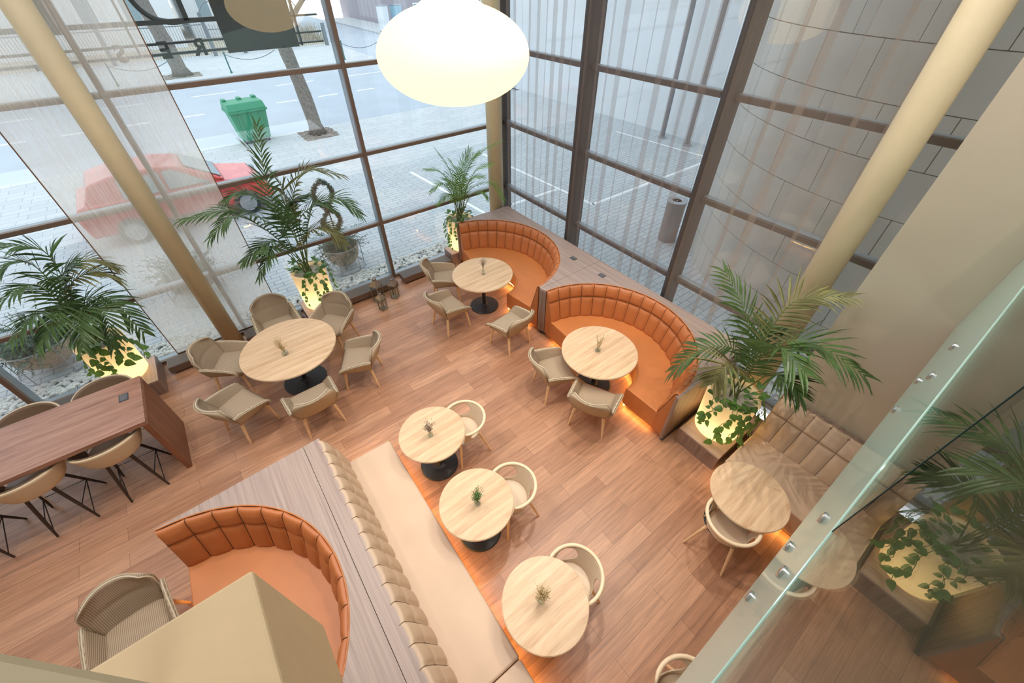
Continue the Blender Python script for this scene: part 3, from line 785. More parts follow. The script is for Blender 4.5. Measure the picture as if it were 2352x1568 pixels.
def pot(label, x, y, rb, rt, z0, h, fr, mat, n, L, w, seed, az, vl, nv, pow_, droop=.18, bare=.38, mat2=None, vsize=.07):
    rg = random.Random(seed)
    t = thing('potted_palm', label, 'plant', (x, y, z0), 0, 'palms in glowing white planters')
    MB().lathe([(0, .004), (rb-.03, .0), (rb, .035), (rb+.004, .12), (rt, h-.02), (rt-.012, h), (rt-.035, h-.005), (rt-.045, h-.06)], 56).build('planter', M_glowpot, t, smooth=True)
    MB().lathe([(rt-.046, h-.075), (0, h-.07)], 40).build('soil', M_soil, t)
    for i, F in enumerate(fr):
        pts = [(max(-9, p[0])-x, min(p[1], 7.22)-y, p[2]-z0) for p in F]
        pts = [((i % 5-2)*.028, ((i*3) % 5-2)*.028, h-.08)]+pts[1:]
        pts.insert(1, tuple((a*.6+b*.4) for a, b in zip(pts[0], pts[1])))
        frond(t, pts, n, L*rg.uniform(.88, 1.1), w, (mat2 if mat2 and i % 5 == 1 else mat), droop, bare, rg)
    groundleaves(t, rt*1.05, h-.05, 46, rg)
    vines(t, rt-.01, h, nv, vl, rg, az[0], az[1], vsize)
    l = bpy.data.lights.new('planter_bulb', 'POINT'); l.energy = pow_; l.color = (1., .74, .36); l.shadow_soft_size = .06
    lo = bpy.data.objects.new('planter_bulb', l); COL.objects.link(lo); lo.parent = t; lo.location = (0, 0, .17)
    return t
PALM_M = [
 [(0.78,7.08,1.16), (0.67,7.04,1.98), (0.74,7.09,2.62), (0.92,7.17,3.31)],
 [(0.82,7.08,1.15), (0.97,7.16,2.11), (1.32,7.17,2.57), (1.83,7.06,2.41)],
 [(0.84,7.08,1.14), (0.99,7.06,1.92), (1.55,6.84,2.18), (1.85,6.66,1.88)],
 [(0.75,7.09,1.17), (0.57,7.01,1.92), (0.15,6.95,2.33), (-0.50,6.97,2.37)],
 [(0.74,7.09,1.18), (0.47,6.87,1.90), (0.13,6.70,2.35), (-0.28,6.60,2.18)],
 [(0.76,7.08,1.17), (0.57,6.85,1.68), (0.34,6.73,1.82), (-0.04,6.67,1.68)],
 [(0.82,7.08,1.11), (0.92,6.87,1.67), (1.23,6.68,1.84), (1.41,6.51,1.54)],
 [(0.80,7.08,1.15), (0.81,7.08,1.81), (0.88,7.27,2.10), (1.25,7.38,2.18)],
 [(0.76,7.08,1.12), (0.49,6.81,1.65), (0.35,6.63,1.75), (0.03,6.56,1.39)],
 [(0.79,7.08,1.16), (0.76,7.19,1.94), (0.40,7.28,2.44), (0.09,7.36,2.39)],
 [(0.82,7.08,1.15), (0.99,6.86,1.77), (1.20,6.73,2.20), (1.42,6.66,2.13)],
 [(0.80,7.08,1.15), (0.88,7.22,2.04), (0.91,7.27,2.45), (0.67,7.30,3.06)],
]
PALM_R = [
 [(4.23,0.80,1.08), (4.28,1.01,1.58), (4.33,1.27,2.01), (4.29,1.67,2.40)],
 [(4.23,0.77,1.10), (4.20,0.93,1.99), (4.31,0.88,2.44), (4.49,0.54,2.61)],
 [(4.22,0.82,1.06), (4.05,1.14,1.71), (3.89,1.40,1.57), (3.75,1.57,1.16)],
 [(4.23,0.76,1.11), (4.12,0.81,1.96), (4.14,0.51,2.21), (4.19,0.02,2.12)],
 [(4.24,0.75,1.08), (4.10,0.69,1.62), (4.03,0.55,1.74), (4.03,0.32,1.66)],
 [(4.23,0.80,1.08), (4.35,0.93,1.40), (4.48,1.05,1.71), (4.64,1.03,1.79)],
 [(4.23,0.81,1.05), (3.89,0.96,1.61), (3.67,1.00,1.78), (3.57,1.01,1.56)],
 [(4.23,0.79,1.09), (3.92,0.82,1.84), (3.79,0.69,2.22), (3.71,0.37,2.17)],
]
PALM_L = [
 [(-2.35,7.11,1.09), (-2.06,7.30,1.87), (-2.01,7.42,2.32), (-2.30,7.33,2.51)],
 [(-2.35,7.11,1.09), (-2.06,7.20,1.86), (-1.75,7.35,2.07), (-1.50,7.48,1.90)],
 [(-2.36,7.11,1.10), (-2.19,6.95,1.85), (-2.22,6.78,2.13), (-2.55,6.63,2.08)],
 [(-2.34,7.11,1.08), (-1.98,7.02,1.64), (-1.71,6.94,1.55), (-1.66,6.85,0.98)],
 [(-2.36,7.11,1.10), (-2.25,6.83,1.67), (-2.35,6.59,1.84), (-2.65,6.39,1.68)],
 [(-2.36,7.11,1.10), (-2.13,7.07,2.03), (-2.20,7.05,2.32), (-2.48,6.96,2.29)],
 [(-2.34,7.11,1.08), (-2.03,7.10,1.83), (-1.71,7.10,1.94), (-1.55,7.10,1.77)],
 [(-2.34,7.11,1.08), (-1.95,6.81,1.60), (-1.80,6.60,1.59), (-1.93,6.40,1.17)],
 [(-2.35,7.11,1.09), (-2.10,6.77,1.77), (-2.23,6.47,1.75), (-2.46,6.29,1.57)],
 [(-2.34,7.11,1.08), (-1.96,6.76,1.67), (-2.02,6.43,1.67), (-2.12,6.24,1.42)],
 [(-2.35,7.11,1.09), (-2.15,7.38,1.79), (-2.00,7.58,1.98), (-1.84,7.79,2.10)],
]
PALM_C = [
 [(3.98,7.19,1.10), (3.95,7.15,1.55), (3.88,7.13,1.99), (3.68,7.24,2.41)],
 [(4.03,7.16,1.09), (4.16,7.09,1.79), (4.40,6.90,2.25), (4.76,6.64,2.49)],
 [(4.06,7.15,1.09), (4.16,6.98,1.56), (4.47,6.63,1.79), (4.62,6.37,1.48)],
 [(3.98,7.19,1.10), (3.86,7.09,1.69), (3.64,7.09,2.04), (3.39,7.18,2.12)],
 [(3.98,7.19,1.10), (3.78,7.01,1.64), (3.58,6.95,1.88), (3.33,6.98,1.77)],
 [(4.01,7.17,1.10), (4.13,7.22,1.66), (4.24,7.28,2.01), (4.40,7.30,2.26)],
 [(4.05,7.15,1.09), (4.09,6.90,1.69), (4.23,6.71,2.05), (4.48,6.57,2.16)],
 [(4.04,7.16,1.09), (4.02,6.83,1.64), (4.02,6.60,1.97), (4.17,6.40,2.04)],
 [(4.00,7.18,1.10), (3.83,6.87,1.68), (3.72,6.77,1.91), (3.54,6.75,2.04)],
 [(4.02,7.17,1.10), (3.99,6.96,1.70), (3.90,6.89,2.03), (3.79,6.90,2.26)],
 [(4.06,7.15,1.09), (4.09,6.79,1.55), (4.20,6.55,1.69), (4.28,6.45,1.57)],
 [(4.00,7.18,1.10), (3.79,6.95,1.57), (3.61,6.88,1.65), (3.42,6.93,1.51)],
 [(4.03,7.16,1.09), (4.18,7.19,1.75), (4.39,7.19,2.05), (4.58,7.14,2.19)],
]
pot('broad palm in the glowing planter behind the bar table', -2.21, 7.06, .27, .29, .28, .72, PALM_L, M_palm, 24, .42, .019, 3, (-2.4, -.2), (.25, .55), 6, 9, .24, .34, M_palm3, .085)
pot('tall palm in the glowing planter behind the big round table', .79, 7.04, .26, .29, .28, .74, PALM_M, M_palm, 26, .41, .020, 4, (-2.2, .3), (.3, .6), 7, 9, .16, .40, M_palm3)
pot('feathery palm in the glowing planter in the window corner', 4.0, 7.17, .255, .27, .28, .70, PALM_C, M_palm2, 30, .26, .0085, 5, (-3.6, -1.6), (.25, .5), 5, 8, .14, .36, None, .06)
pot('dark palm in the glowing planter beside the wall bench', 4.20, .915, .28, .315, .285, .73, PALM_R, M_palm, 22, .44, .018, 6, (-3.6, -.6), (.25, .6), 9, 10, .16, .42, M_palm3, .075)
def pedestal(label, x0, x1, y0, y1, h):
    t = thing('planter_pedestal', label, 'pedestal', ((x0+x1)/2, (y0+y1)/2, 0), 0, 'low walnut pedestals under the planters')
    a, b = (x1-x0)/2, (y1-y0)/2
    MB().box(-a, a, -b, b, h-.03, h).build('top', M_deck, t, bevel=.002)
    MB().box(-a, a, -b, b, .0, h-.0305).build('case', M_deckx, t)
    return t
pedestal('low walnut pedestal under the planter behind the bar table', -2.58, -1.86, 6.62, 7.32, .28)
pedestal('low walnut pedestal under the planter behind the big table', .46, 1.12, 6.72, 7.32, .28)
pedestal('low walnut pedestal under the corner planter', 3.64, 4.9, 6.99, 7.34, .28)
pedestal('low walnut pedestal under the planter beside the wall bench', 3.79, 4.75, .60, 1.20, .285)

# ================================================================== PENDANT
pd = thing('pendant_lamp', 'huge onion shaped glowing opal pendant lamp', 'lamp', (2.35, 4.0, 4.34))
pr = []
for i in range(33):
    a = -PI/2+PI*i/32*.86
    pr.append((.705*math.cos(a), .40*math.sin(a)))
r0, z0 = pr[-1]
pr += [(r0*.80, z0+.035), (r0*.62, z0+.085), (r0*.52, z0+.15), (r0*.48, z0+.22)]
MB().lathe([(max(r, 0), z) for r, z in pr], 72).build('shade', M_lamp, pd, smooth=True)
l = bpy.data.lights.new('pendant_bulb', 'POINT'); l.energy = 2.4; l.color = (1., .84, .58); l.shadow_soft_size = .08
lo = bpy.data.objects.new('pendant_bulb', l); COL.objects.link(lo); lo.parent = pd; lo.location = (0, 0, .30)
MB().lathe([(.0, z0+.25), (r0*.47, z0+.25), (r0*.47, z0+.20)], 32).build('cap', M_lampglow, pd)
MB().tube([(0, 0, z0+.24), (0, 0, 2.66)], .008, 8).build('cord', M_grey, pd)
MB().lathe([(.07, 2.63), (.07, 2.66)], 24).build('ceiling_rose', M_white, pd)

# ================================================================== OUTDOORS
struct(MB().box(-30, 40, 7.56, 13.5, -.3, -.02).build('forecourt_paving', M_pav))
struct(MB().box(5.6, 40, -14, 7.56, -.3, -.02).build('yard_paving', M_pav))
struct(MB().box(-30, 40, 13.5, 19.25, -.3, -.021).build('near_sidewalk', M_walk))
rd = struct(MB().box(-60, 80, 19.25, 32.6, -.4, -.12).build('street', M_road))
struct(MB().box(-60, 13, 32.6, 41.5, -.4, .0).build('far_sidewalk', M_walk))
struct(MB().box(-60, 13.2, 32.45, 32.62, -.4, .005).build('far_kerb', M_walk))
struct(MB().box(18.6, 80, 32.6, 60, -.4, .0).build('side_street_pavement', M_walk))
struct(MB().box(13, 18.6, 32.6, 80, -.42, -.121).build('side_street', M_road))
struct(MB().box(-80, 13, 41.5, 90, -.5, -.05).build('far_ground', M_scrub))
b = MB()
for i in range(-9, 12):
    b.box(.25+2.05*i, 1.25+2.05*i, 24.75, 24.9, -.1195, -.114)
for i in range(-5, 6): b.box(1.2+4.1*i, 3.3+4.1*i, 28.7, 28.83, -.1195, -.114)
o = b.build('lane_markings', M_paint, rd)
pk = MB()
def line(x0, y0, x1, y1, w=.05):
    d = Vector((x1-x0, y1-y0, 0)).normalized(); s = Vector((-d.y, d.x, 0))*w; a = Vector((x0, y0, 0)); c = Vector((x1, y1, 0))
    z = Vector((0, 0, -.0185))
    pk.add([a-s+z, c-s+z, c+s+z, a+s+z], [(0, 1, 2, 3)])
line(8.2, 12.6, 8.37, 7.28); line(8.37, 7.32, 14.4, 7.32); line(6.5, 8.7, 8.25, 8.7); line(13.8, 11.4, 14.15, 7.3); line(5.42, 12.6, 5.68, 8.6); line(5.66, 8.66, 6.6, 8.75)
struct(pk.build('parking_lines', M_paint))
# pebble strip
g = MB(); rg = random.Random(11)
for k in range(2600):
    x = rg.uniform(-6, 5.3); y = rg.uniform(7.6, 8.0); r = rg.uniform(.022, .05)
    g.ball((x, y, rg.uniform(0, .03)), r, 6, 4, (rg.uniform(.7, 1.4), rg.uniform(.7, 1.3), rg.uniform(.45, .8)))
for k in range(900):
    x = rg.uniform(5.62, 6.0); y = rg.uniform(.6, 7.6); r = rg.uniform(.022, .045)
    g.ball((x, y, rg.uniform(0, .03)), r, 6, 4, (rg.uniform(.7, 1.4), rg.uniform(.7, 1.3), .6))
tag(g.build('pebbles', M_stone), 'strip of white pebbles along the foot of the front glazing', 'pebbles', kind='stuff')

# conifers in wire-stand bowls
def needles(m, c, d, L, rg, n=16, s=.05):
    d = Vector(d).normalized()
    for i in range(n):
        f = i/n; p = Vector(c)+d*L*f
        v = Vector((rg.gauss(0, 1), rg.gauss(0, 1), rg.gauss(0, 1))).normalized(); v = (v+d*.7).normalized()*s*(1.1-.5*f)
        w = v.cross(Vector((rg.gauss(0, 1), rg.gauss(0, 1), rg.gauss(0, 1)))).normalized()*.007
        m.add([p-w, p+w, p+v*1.0+w*.4, p+v*1.0-w*.4], [(0, 1, 2, 3)])
def conifer(label, x, y, r, seed, loops, spread=(0, 2*PI), droop=.0, nb=150):
    rg = random.Random(seed)
    t = thing('conifer_planter', label, 'plant', (x, y, -.02), 0, 'conifers in aggregate bowls outside')
    MB().lathe([(.0, .10), (r*.55, .11), (r*.85, .22), (r, .40), (r, .50), (r-.03, .50), (r-.05, .42), (0, .42)], 36).build('bowl', M_agg, t, smooth=True)
    w = MB(); R = r*1.12
    for z, q in ((.56, R*1.02), (.02, R*1.0)):
        w.tube([(q*math.cos(2*PI*i/32), q*math.sin(2*PI*i/32), z) for i in range(33)], .010, 6)
    for k in range(6):
        a = 2*PI*k/6; w.tube([(R*math.cos(a), R*math.sin(a), .02), (R*1.02*math.cos(a), R*1.02*math.sin(a), .56)], .008, 6)
    w.build('wire_stand', M_wire, t)
    m = MB()
    for k in range(nb):
        a = rg.uniform(*spread); e = rg.uniform(-.45-droop, .8); q = rg.uniform(0, r*.8)
        d = Vector((math.cos(a)*math.cos(e), math.sin(a)*math.cos(e), math.sin(e)))
        needles(m, (q*math.cos(a), q*math.sin(a), .5+rg.uniform(-.05, .25)), d+Vector((0, 0, -.1)), rg.uniform(.25, .5), rg, 26, .06)
    m.build('foliage', M_conif, t)
    if loops:
        m = MB(); s = MB()
        for cz, rz, n in loops:
            for sgn in (-1, 1):
                P = [(sgn*rz*.62*math.sin(PI*i/20)*(1-.25*math.cos(PI*i/20)), .03*sgn, cz+rz*(i/10-1)) for i in range(21)]
                s.tube(P, .012, 6)
                for i in range(20):
                    for q in range(10):
                        c = Vector(P[i]).lerp(Vector(P[i+1]), rg.random())
                        needles(m, c, (rg.gauss(0, 1), rg.gauss(0, 1), rg.gauss(0, 1)), .05, rg, 6, .05)
        s.tube([(0, 0, .45), (0, 0, loops[-1][0]-loops[-1][1])], .014, 6)
        s.build('topiary_frame', M_bark, t); m.build('topiary_garland', M_conif, t)
conifer('bowl conifer with looped topiary garland outside, behind the middle palm', 1.74, 8.47, .36, 21, [(1.05, .28, 1), (1.62, .30, 1)], droop=.5, nb=170)
conifer('wide bowl conifer outside, behind the left palm', -3.30, 8.55, .46, 22, [], droop=.6, nb=240)
conifer('bowl conifer outside, blurred behind the woven blind', -1.05, 9.3, .42, 23, [], nb=140)

# street trees
def tree(label, x, y, h, r, seed, lean, pit, z=-.02):
    rg = random.Random(seed)
    t = thing('street_tree', label, 'tree', (x, y, z), 0)
    P = spline([(0, 0, 0), (lean[0]*.3+.03, lean[1]*.3, h*.3), (lean[0]*.55-.04, lean[1]*.6, h*.6), (lean[0], lean[1], h)], 14)
    MB().tube([p for p in P], [r*(1.35 if i == 0 else 1.0-.25*i/14+rg.uniform(-.05, .07)) for i in range(15)], 14).build('trunk', M_bark, t, smooth=True)
    for k in range(9):
        p = P[9+k % 6]; a = 2*PI*k/9+rg.uniform(-.3, .3); L = rg.uniform(1.4, 2.6)
        Q = spline([p, p+Vector((math.cos(a)*L*.35, math.sin(a)*L*.35, L*.35)), p+Vector((math.cos(a)*L*.8, math.sin(a)*L*.8, L*.75)), p+Vector((math.cos(a)*L, math.sin(a)*L, L*1.25))], 10)
        m = MB().tube(Q, [r*.42*(1-i/11.5) for i in range(11)], 7)
        for q in range(9):
            s = Q[2+q % 8]; d = Vector((rg.gauss(0, 1), rg.gauss(0, 1), rg.uniform(-.3, 1))).normalized()
            m.tube([s, s+d*.4, s+d*.75+Vector((rg.gauss(0, .12), rg.gauss(0, .12), -.1))], [.022, .013, .004], 4)
        m.build('branch', M_bark, t, smooth=True)
    mm = MB()
    a, c = pit
    mm.box(-a, a, -c, c, -.01, .02)
    for k in range(180): mm.ball((rg.uniform(-a, a), rg.uniform(-c, c), .025), rg.uniform(.03, .06), 5, 3, (1, 1, .6))
    mm.build('mulch_pit', M_mulch, t)
    return t
tree('street tree rising behind the green wheelie container', 4.33, 18.35, 5.2, .26, 31, (-.35, .3), (.62, .62))
tree('street tree across the road in front of the iron fence', 1.55, 34.2, 6.2, .42, 32, (-.5, .4), (.95, .7), 0)

# green container
d = thing('wheelie_container', 'green plastic rubbish container standing on the kerb edge', 'bin', (2.22, 19.0, -.02), .06)
def taper(x0, x1, y0, y1, z0, xa, xb, ya, yb, z1):
    V = [(x0, y0, z0), (x1, y0, z0), (x1, y1, z0), (x0, y1, z0), (xa, ya, z1), (xb, ya, z1), (xb, yb, z1), (xa, yb, z1)]
    return MB().add(V, [(3, 2, 1, 0), (4, 5, 6, 7), (0, 1, 5, 4), (1, 2, 6, 5), (2, 3, 7, 6), (3, 0, 4, 7)])
taper(-.48, .48, -.28, .36, .12, -.60, .60, -.44, .44, 1.05).build('body', M_green, d, bevel=.02)
for x in (-.35, 0, .35): taper(x-.05, x+.05, -.32, -.26, .2, x-.03, x+.03, -.47, -.42, 1.0).build('rib', M_green, d)
MB().box(-.65, .65, -.50, .47, 1.05, 1.13).build('rim', M_green, d, bevel=.02)
taper(-.63, .63, -.50, .46, 1.13, -.60, .60, -.36, .44, 1.34).build('lid', M_green, d, bevel=.03)
for x in (-.5, 0, .5): MB().box(x-.07, x+.07, .20, .46, 1.33, 1.40).build('lid_hinge', M_green, d, bevel=.015)
for x in (-.4, .4):
    for y in (-.2, .28): MB().lathe([(.0, -.02), (.08, -.02), (.08, .02), (.0, .02)], 16).build('wheel', M_tyre, d, M=Matrix.Translation((x, y, .08)) @ Matrix.Rotation(PI/2, 4, 'Y'))

# red car (front toward +x)
c = thing('parked_car', 'small red car parked at the kerb, seen past the blind and palm', 'car', (-.62, 13.35, -.02), .03)
prof = [(-2.0, .32), (-2.05, .75), (-1.95, 1.0), (-1.75, 1.05), (.85, .98), (1.75, .80), (1.95, .62), (1.98, .32)]
b = MB(); n = len(prof)
W = .80
V = []
for yy, k in ((-W, .0), (-W*.9, .04), (W*.9, .04), (W, .0)):
    V += [(x*(1-.015*(1 if k == 0 else 0)), yy, z-(.03 if (k == 0 and z > .6) else 0)) for x, z in prof]
F = [tuple(range(n)), tuple(range(4*n-1, 3*n-1, -1))]+[(j*n+i, j*n+(i+1) % n, (j+1)*n+(i+1) % n, (j+1)*n+i) for j in range(3) for i in range(n)]
b.add(V, F).build('body', M_red, c, bevel=.06, bseg=3)
roof = [(-1.80, 1.02), (-1.55, 1.40), (-1.1, 1.49), (-.2, 1.50), (.25, 1.42), (1.05, .97)]
def cab(wl, wt, prof, z0):
    V = []; k = len(prof)
    for s in (-1, 1):
        for x, z in prof: V.append((x, s*(wl+(wt-wl)*min(1, max(0, (z-z0)/.5))), z))
    return MB().add(V, [tuple(range(k)), tuple(range(2*k-1, k-1, -1))]+[(i, (i+1) % k, k+(i+1) % k, k+i) for i in range(k)])
cab(.76, .60, roof, .97).build('cabin', M_red, c, bevel=.05, bseg=3)
for s in (-1, 1):
    for x0, x1, x2, x3 in ((-.15, .66, .06, -.15), (-1.05, -.22, -.22, -1.02)):
        MB().add([(x0, s*.775, 1.02), (x1, s*.775, 1.02), (x2, s*.655, 1.40), (x3, s*.655, 1.40)], [(0, 1, 2, 3)]).build('side_window', M_carglass, c, solid=.012, off=0)
MB().add([(.98, -.62, 1.03), (.98, .62, 1.03), (.34, .52, 1.405), (.34, -.52, 1.405)], [(0, 1, 2, 3)]).build('windscreen', M_carglass, c, solid=.02, off=0)
for sx in (-1.22, 1.28):
    for s in (-1, 1):
        w = MB().lathe([(.0, -.09), (.26, -.09), (.31, -.07), (.31, .07), (.26, .09), (.0, .09)], 32).build('wheel', M_tyre, c, M=Matrix.Translation((sx, s*.76, .31)) @ Matrix.Rotation(PI/2, 4, 'X'))
        MB().lathe([(.0, .012), (.07, .02), (.09, .005), (.18, .0), (.2, .012), (.205, -.02)], 32).build('wheel_cover', M_hub, w, M=Matrix.Translation((sx, s*.862, .31)) @ Matrix.Rotation(-s*PI/2, 4, 'X'))
for s in (-1, 1): MB().ball((.62, s*.90, 1.02), .1, 12, 8, (.7, 1, .75)).build('wing_mirror', M_dark, c, smooth=True)
MB().box(-.8, .8, -.81, -.79, .28, .40).build('door_sill', M_dark, c); MB().box(1.93, 2.02, -.66, .66, .34, .52).build('bumper', M_dark, c, bevel=.03)
for s in (-1, 1): MB().ball((1.80, s*.58, .70), .13, 12, 8, (1, 1, .7)).build('headlamp', M_carglass, c, smooth=True)
MB().tube([(-.75, -.80, .92), (-.6, -.80, .92)], .015, 6).build('door_handle', M_dark, c)

# facade sign on rails outside the front glazing (seen from behind)
sg = thing('facade_sign', 'dark metal sign letters on rails outside the upper window, seen from behind', 'sign', (0, 7.95, 0))
def bar(x0, x1, z0, z1, name='rail', y=.03): return MB().box(x0, x1, -y, y, z0, z1).build(name, M_signm, sg)
bar(-3.2, 1.03, 4.19, 4.215); bar(-3.2, 1.05, 4.08, 4.105); bar(-3.2, 1.03, 4.395, 4.445); bar(1.98, 2.36, 4.07, 4.09); bar(1.98, 2.36, 4.19, 4.21); bar(1.98, 2.36, 4.39, 4.41)
bar(2.02, 2.045, 4.05, 5.4, 'upright'); bar(.0, .025, 4.08, 5.4, 'upright')
MB().box(1.02, 1.99, -.02, .02, 4.04, 5.4).build('back_panel', M_signm, sg)
P = [(.66, 0, 4.42), (.50, 0, 4.415), (.36, 0, 4.45), (.26, 0, 4.53), (.20, 0, 4.65), (.17, 0, 4.85), (.17, 0, 5.3)]
MB().tube(spline(P, 24), .032, 8).build('letter', M_signm, sg, smooth=True)
bar(.655, .715, 4.42, 5.3, 'letter')
def letter(ch, x, z, size):
    cu = bpy.data.curves.new('letter', 'FONT'); cu.body = ch; cu.size = size; cu.extrude = .012; cu.offset = .008; cu.align_x = 'CENTER'
    ob = bpy.data.objects.new('tmpfont', cu); COL.objects.link(ob)
    dg = bpy.context.evaluated_depsgraph_get(); me = bpy.data.meshes.new_from_object(ob.evaluated_get(dg))
    bpy.data.objects.remove(ob)
    o = bpy.data.objects.new('letter', me); COL.objects.link(o); me.materials.clear(); me.materials.append(M_signm)
    o.parent = sg; o.location = (x, 0, z); o.rotation_euler = (PI/2, 0, PI)   # readable from the street
    o.scale = (1, 1, 1)
letter('E', .30, 4.05, .25); letter('R', .70, 4.05, .25); letter('S', -.18, 4.05, .25); letter('L', -.98, 4.05, .25)
MB().add([(x, y, z) for y in (-.02, .02) for x, z in ((-1.15, 5.0), (-1.0, 5.0), (-.62, 4.36), (-.74, 4.36))], [(0, 1, 2, 3), (7, 6, 5, 4), (0, 4, 5, 1), (1, 5, 6, 2), (2, 6, 7, 3), (3, 7, 4, 0)]).build('letter', M_signm, sg)
bar(-.75, -.62, 4.36, 5.0, 'letter')

# iron fence, gate posts, chain posts
fe = thing('iron_fence', 'grey iron railing fence along the far sidewalk', 'fence', (0, 40.6, 0))
def pick(x0, x1, h, st=.16):
    m = MB(); x = x0
    while x < x1: m.box(x-.012, x+.012, -.012, .012, .05, h+(.10 if int((x-x0)/st) % 2 else 0)); x += st
    m.box(x0, x1, -.02, .02, .25, .30); m.box(x0, x1, -.02, .02, h-.25, h-.2); return m
pick(-9, 4.2, 2.0).build('railing_panel', M_iron, fe); pick(6.4, 12.2, 1.15).build('railing_panel', M_iron, fe); pick(4.5, 6.2, 1.7).build('gate_leaf', M_iron, fe)
for x, h in ((-5, 2.1), (-1.5, 2.1), (1.8, 2.1), (4.35, 2.4), (6.3, 2.4), (9, 1.3), (12.3, 1.4)): MB().box(x-.11, x+.11, -.11, .11, 0, h).build('fence_post', M_iron, fe)
MB().tube([(4.35, 0, 2.4), (4.8, 0, 2.85), (5.32, 0, 3.0), (5.85, 0, 2.85), (6.3, 0, 2.4)], .03, 6).build('gate_arch', M_iron, fe)
cp0 = None
for x, lab in ((-1.6, 'green iron chain post left of the far street tree'), (4.0, 'green iron chain post right of the far street tree'), (11.0, 'green iron chain post near the side street')):
    t = thing('chain_post', lab, 'bollard', (x, 33.3, 0), 0, 'chain posts on the far kerb')
    MB().lathe([(.07, 0), (.05, .1), (.04, .2), (.04, 1.0), (.06, 1.03), (.0, 1.1)], 12).build('post', M_ggreen, t)
    MB().tube([(a*.28, 0, .92-.35*(1-((a-5)/5.)**2)) for a in range(11)], .02, 6).build('chain', M_iron, t)

# buildings
def building(label, x0, x1, y0, y1, h, mat, wins, face='-y', z=-.2, gable=None):
    t = thing('building', label, 'building', (x0, y0, z))
    MB().box(0, x1-x0, 0, y1-y0, 0, h).build('wall', mat, t)
    MB().box(-.2, x1-x0+.2, -.2, y1-y0+.2, h, h+.25).build('roof', M_stone, t)
    for a, z0, w, hh in wins:
        if face == '-y': q = (a, a+w, -.05, .02, z0, z0+hh); q2 = (a+.08, a+w-.08, -.07, -.04, z0+.08, z0+hh-.08)
        else: q = (-.05, .02, a, a+w, z0, z0+hh); q2 = (-.07, -.04, a+.08, a+w-.08, z0+.08, z0+hh-.08)
        f = MB().box(*q).build('window', M_paint, t); MB().box(*q2).build('pane', M_carglass, f)
    return t
building('pale rendered house behind the iron fence', -9, 3.4, 47, 60, 9, M_bld1, [(1.5+2.6*i, 1.6+3.2*j, 1.1, 1.7) for i in range(4) for j in range(2)])
building('white house with dark windows beyond the gate', 4.6, 11.5, 52, 62, 8, M_bld1, [(1.0+2.2*i, 1.4+3*j, 1.0, 1.6) for i in range(3) for j in range(2)])
building('mauve grey building across the side street', 21.5, 36, 46, 62, 10, M_bld2, [(1.4, 1.0, 1.6, 1.1), (5.2, .3, 1.6, 2.1), (9.2, 1.0, 1.6, 1.1)])
building('peach building corner beyond the mauve one', 36.5, 60, 43, 62, 12, M_bld3, [(2+3.5*i, 1.2, 1.6, 1.6) for i in range(5)])
wb = building('large white building wall beside the yard', 15.2, 34, -6, 21, 12, M_bld1, [], face='-x', z=-.05)
for z in (4.2, 8.0): MB().box(-.03, .0, 0, 27, z, z+.08).build('facade_joint', M_wire, wb)
for y, lab in ((9.8, 'grey canopy post by the white wall, further from the stone drum'), (8.7, 'grey canopy post by the white wall, nearer the stone drum')):
    t = thing('canopy_post', lab, 'post', (14.62, y, -.02), 0, 'canopy posts in the yard')
    MB().lathe([(.08, 0), (.08, 4.6)], 16).build('shaft', M_iron, t); MB().lathe([(.16, 0), (.16, .06)], 16).build('base_plate', M_wire, t)
dr = thing('stone_drum', 'curved pale stone clad building drum beside the yard', 'building', (11.0, 1.25, -.05))
m = MB(); Rr = 3.92
nz = 14
for j in range(nz):
    z0 = .62*j
    for k in range(26):
        a0 = PI*.30+k*2*PI*.0316+(.09 if j % 2 else 0); a1 = a0+2*PI*.0316-.0025
        q = [(Rr*math.cos(a0+(a1-a0)*i/3), Rr*math.sin(a0+(a1-a0)*i/3)) for i in range(4)]; qi = [(x*.985, y*.985) for x, y in q[::-1]]
        m.prism(q+qi, z0+.006, z0+.614)
m.build('stone_cladding', plain('pale_cladding_stone', S(204,206,202), .85, noise=.05, nscale=1.5), dr)
MB().lathe([(Rr*.984, 0), (Rr*.984, 8.8)], 64).build('core', M_dark, dr)
# yard bin, cabinets, signs, round traffic sign
bn = thing('litter_bin', 'tall cylindrical steel litter bin in the yard', 'bin', (8.42, 4.86, -.02))
MB().lathe([(.21, 0), (.21, .93), (.225, .94), (.225, .97)], 32).build('body', M_bin, bn)
MB().lathe([(.235, .97), (.235, .985), (.12, .99), (.09, .95), (.0, .95)], 32).build('lid', M_wire, bn)
MB().lathe([(.0, .952), (.03, .957), (.0, .985)], 16).build('stubber', M_chrome, bn)
for x, y, mt, lab in ((19.3, 45.0, M_bld1, 'white street cabinet by the mauve building'), (20.6, 44.9, plain('blue_cabinet_paint', S(150,186,204), .5), 'pale blue street cabinet beside the white one')):
    t = thing('street_cabinet', lab, 'cabinet', (x, y, 0), .2)
    MB().box(-.42, .42, -.3, .3, .1, 1.9).build('case', mt, t, bevel=.02); MB().box(-.45, .45, -.33, .33, 1.9, 1.98).build('cap', M_wire, t); MB().box(-.4, .4, -.28, .28, 0, .1).build('plinth', M_iron, t)
ts = thing('road_sign', 'white rectangular road sign on a pole by the mauve building', 'sign', (22.6, 43.0, 0))
MB().lathe([(.035, 0), (.035, 3.4)], 10).build('pole', M_wire, ts); MB().box(-.35, .35, -.02, .0, 2.5, 3.4).build('plate', M_paint, ts)
MB().box(-.22, .22, -.03, -.021, 2.62, 2.85).build('pictogram', M_dark, ts)
rs = thing('road_sign', 'round grey back of a traffic sign at the yard entrance', 'sign', (12.6, 18.2, -.02), -.35)
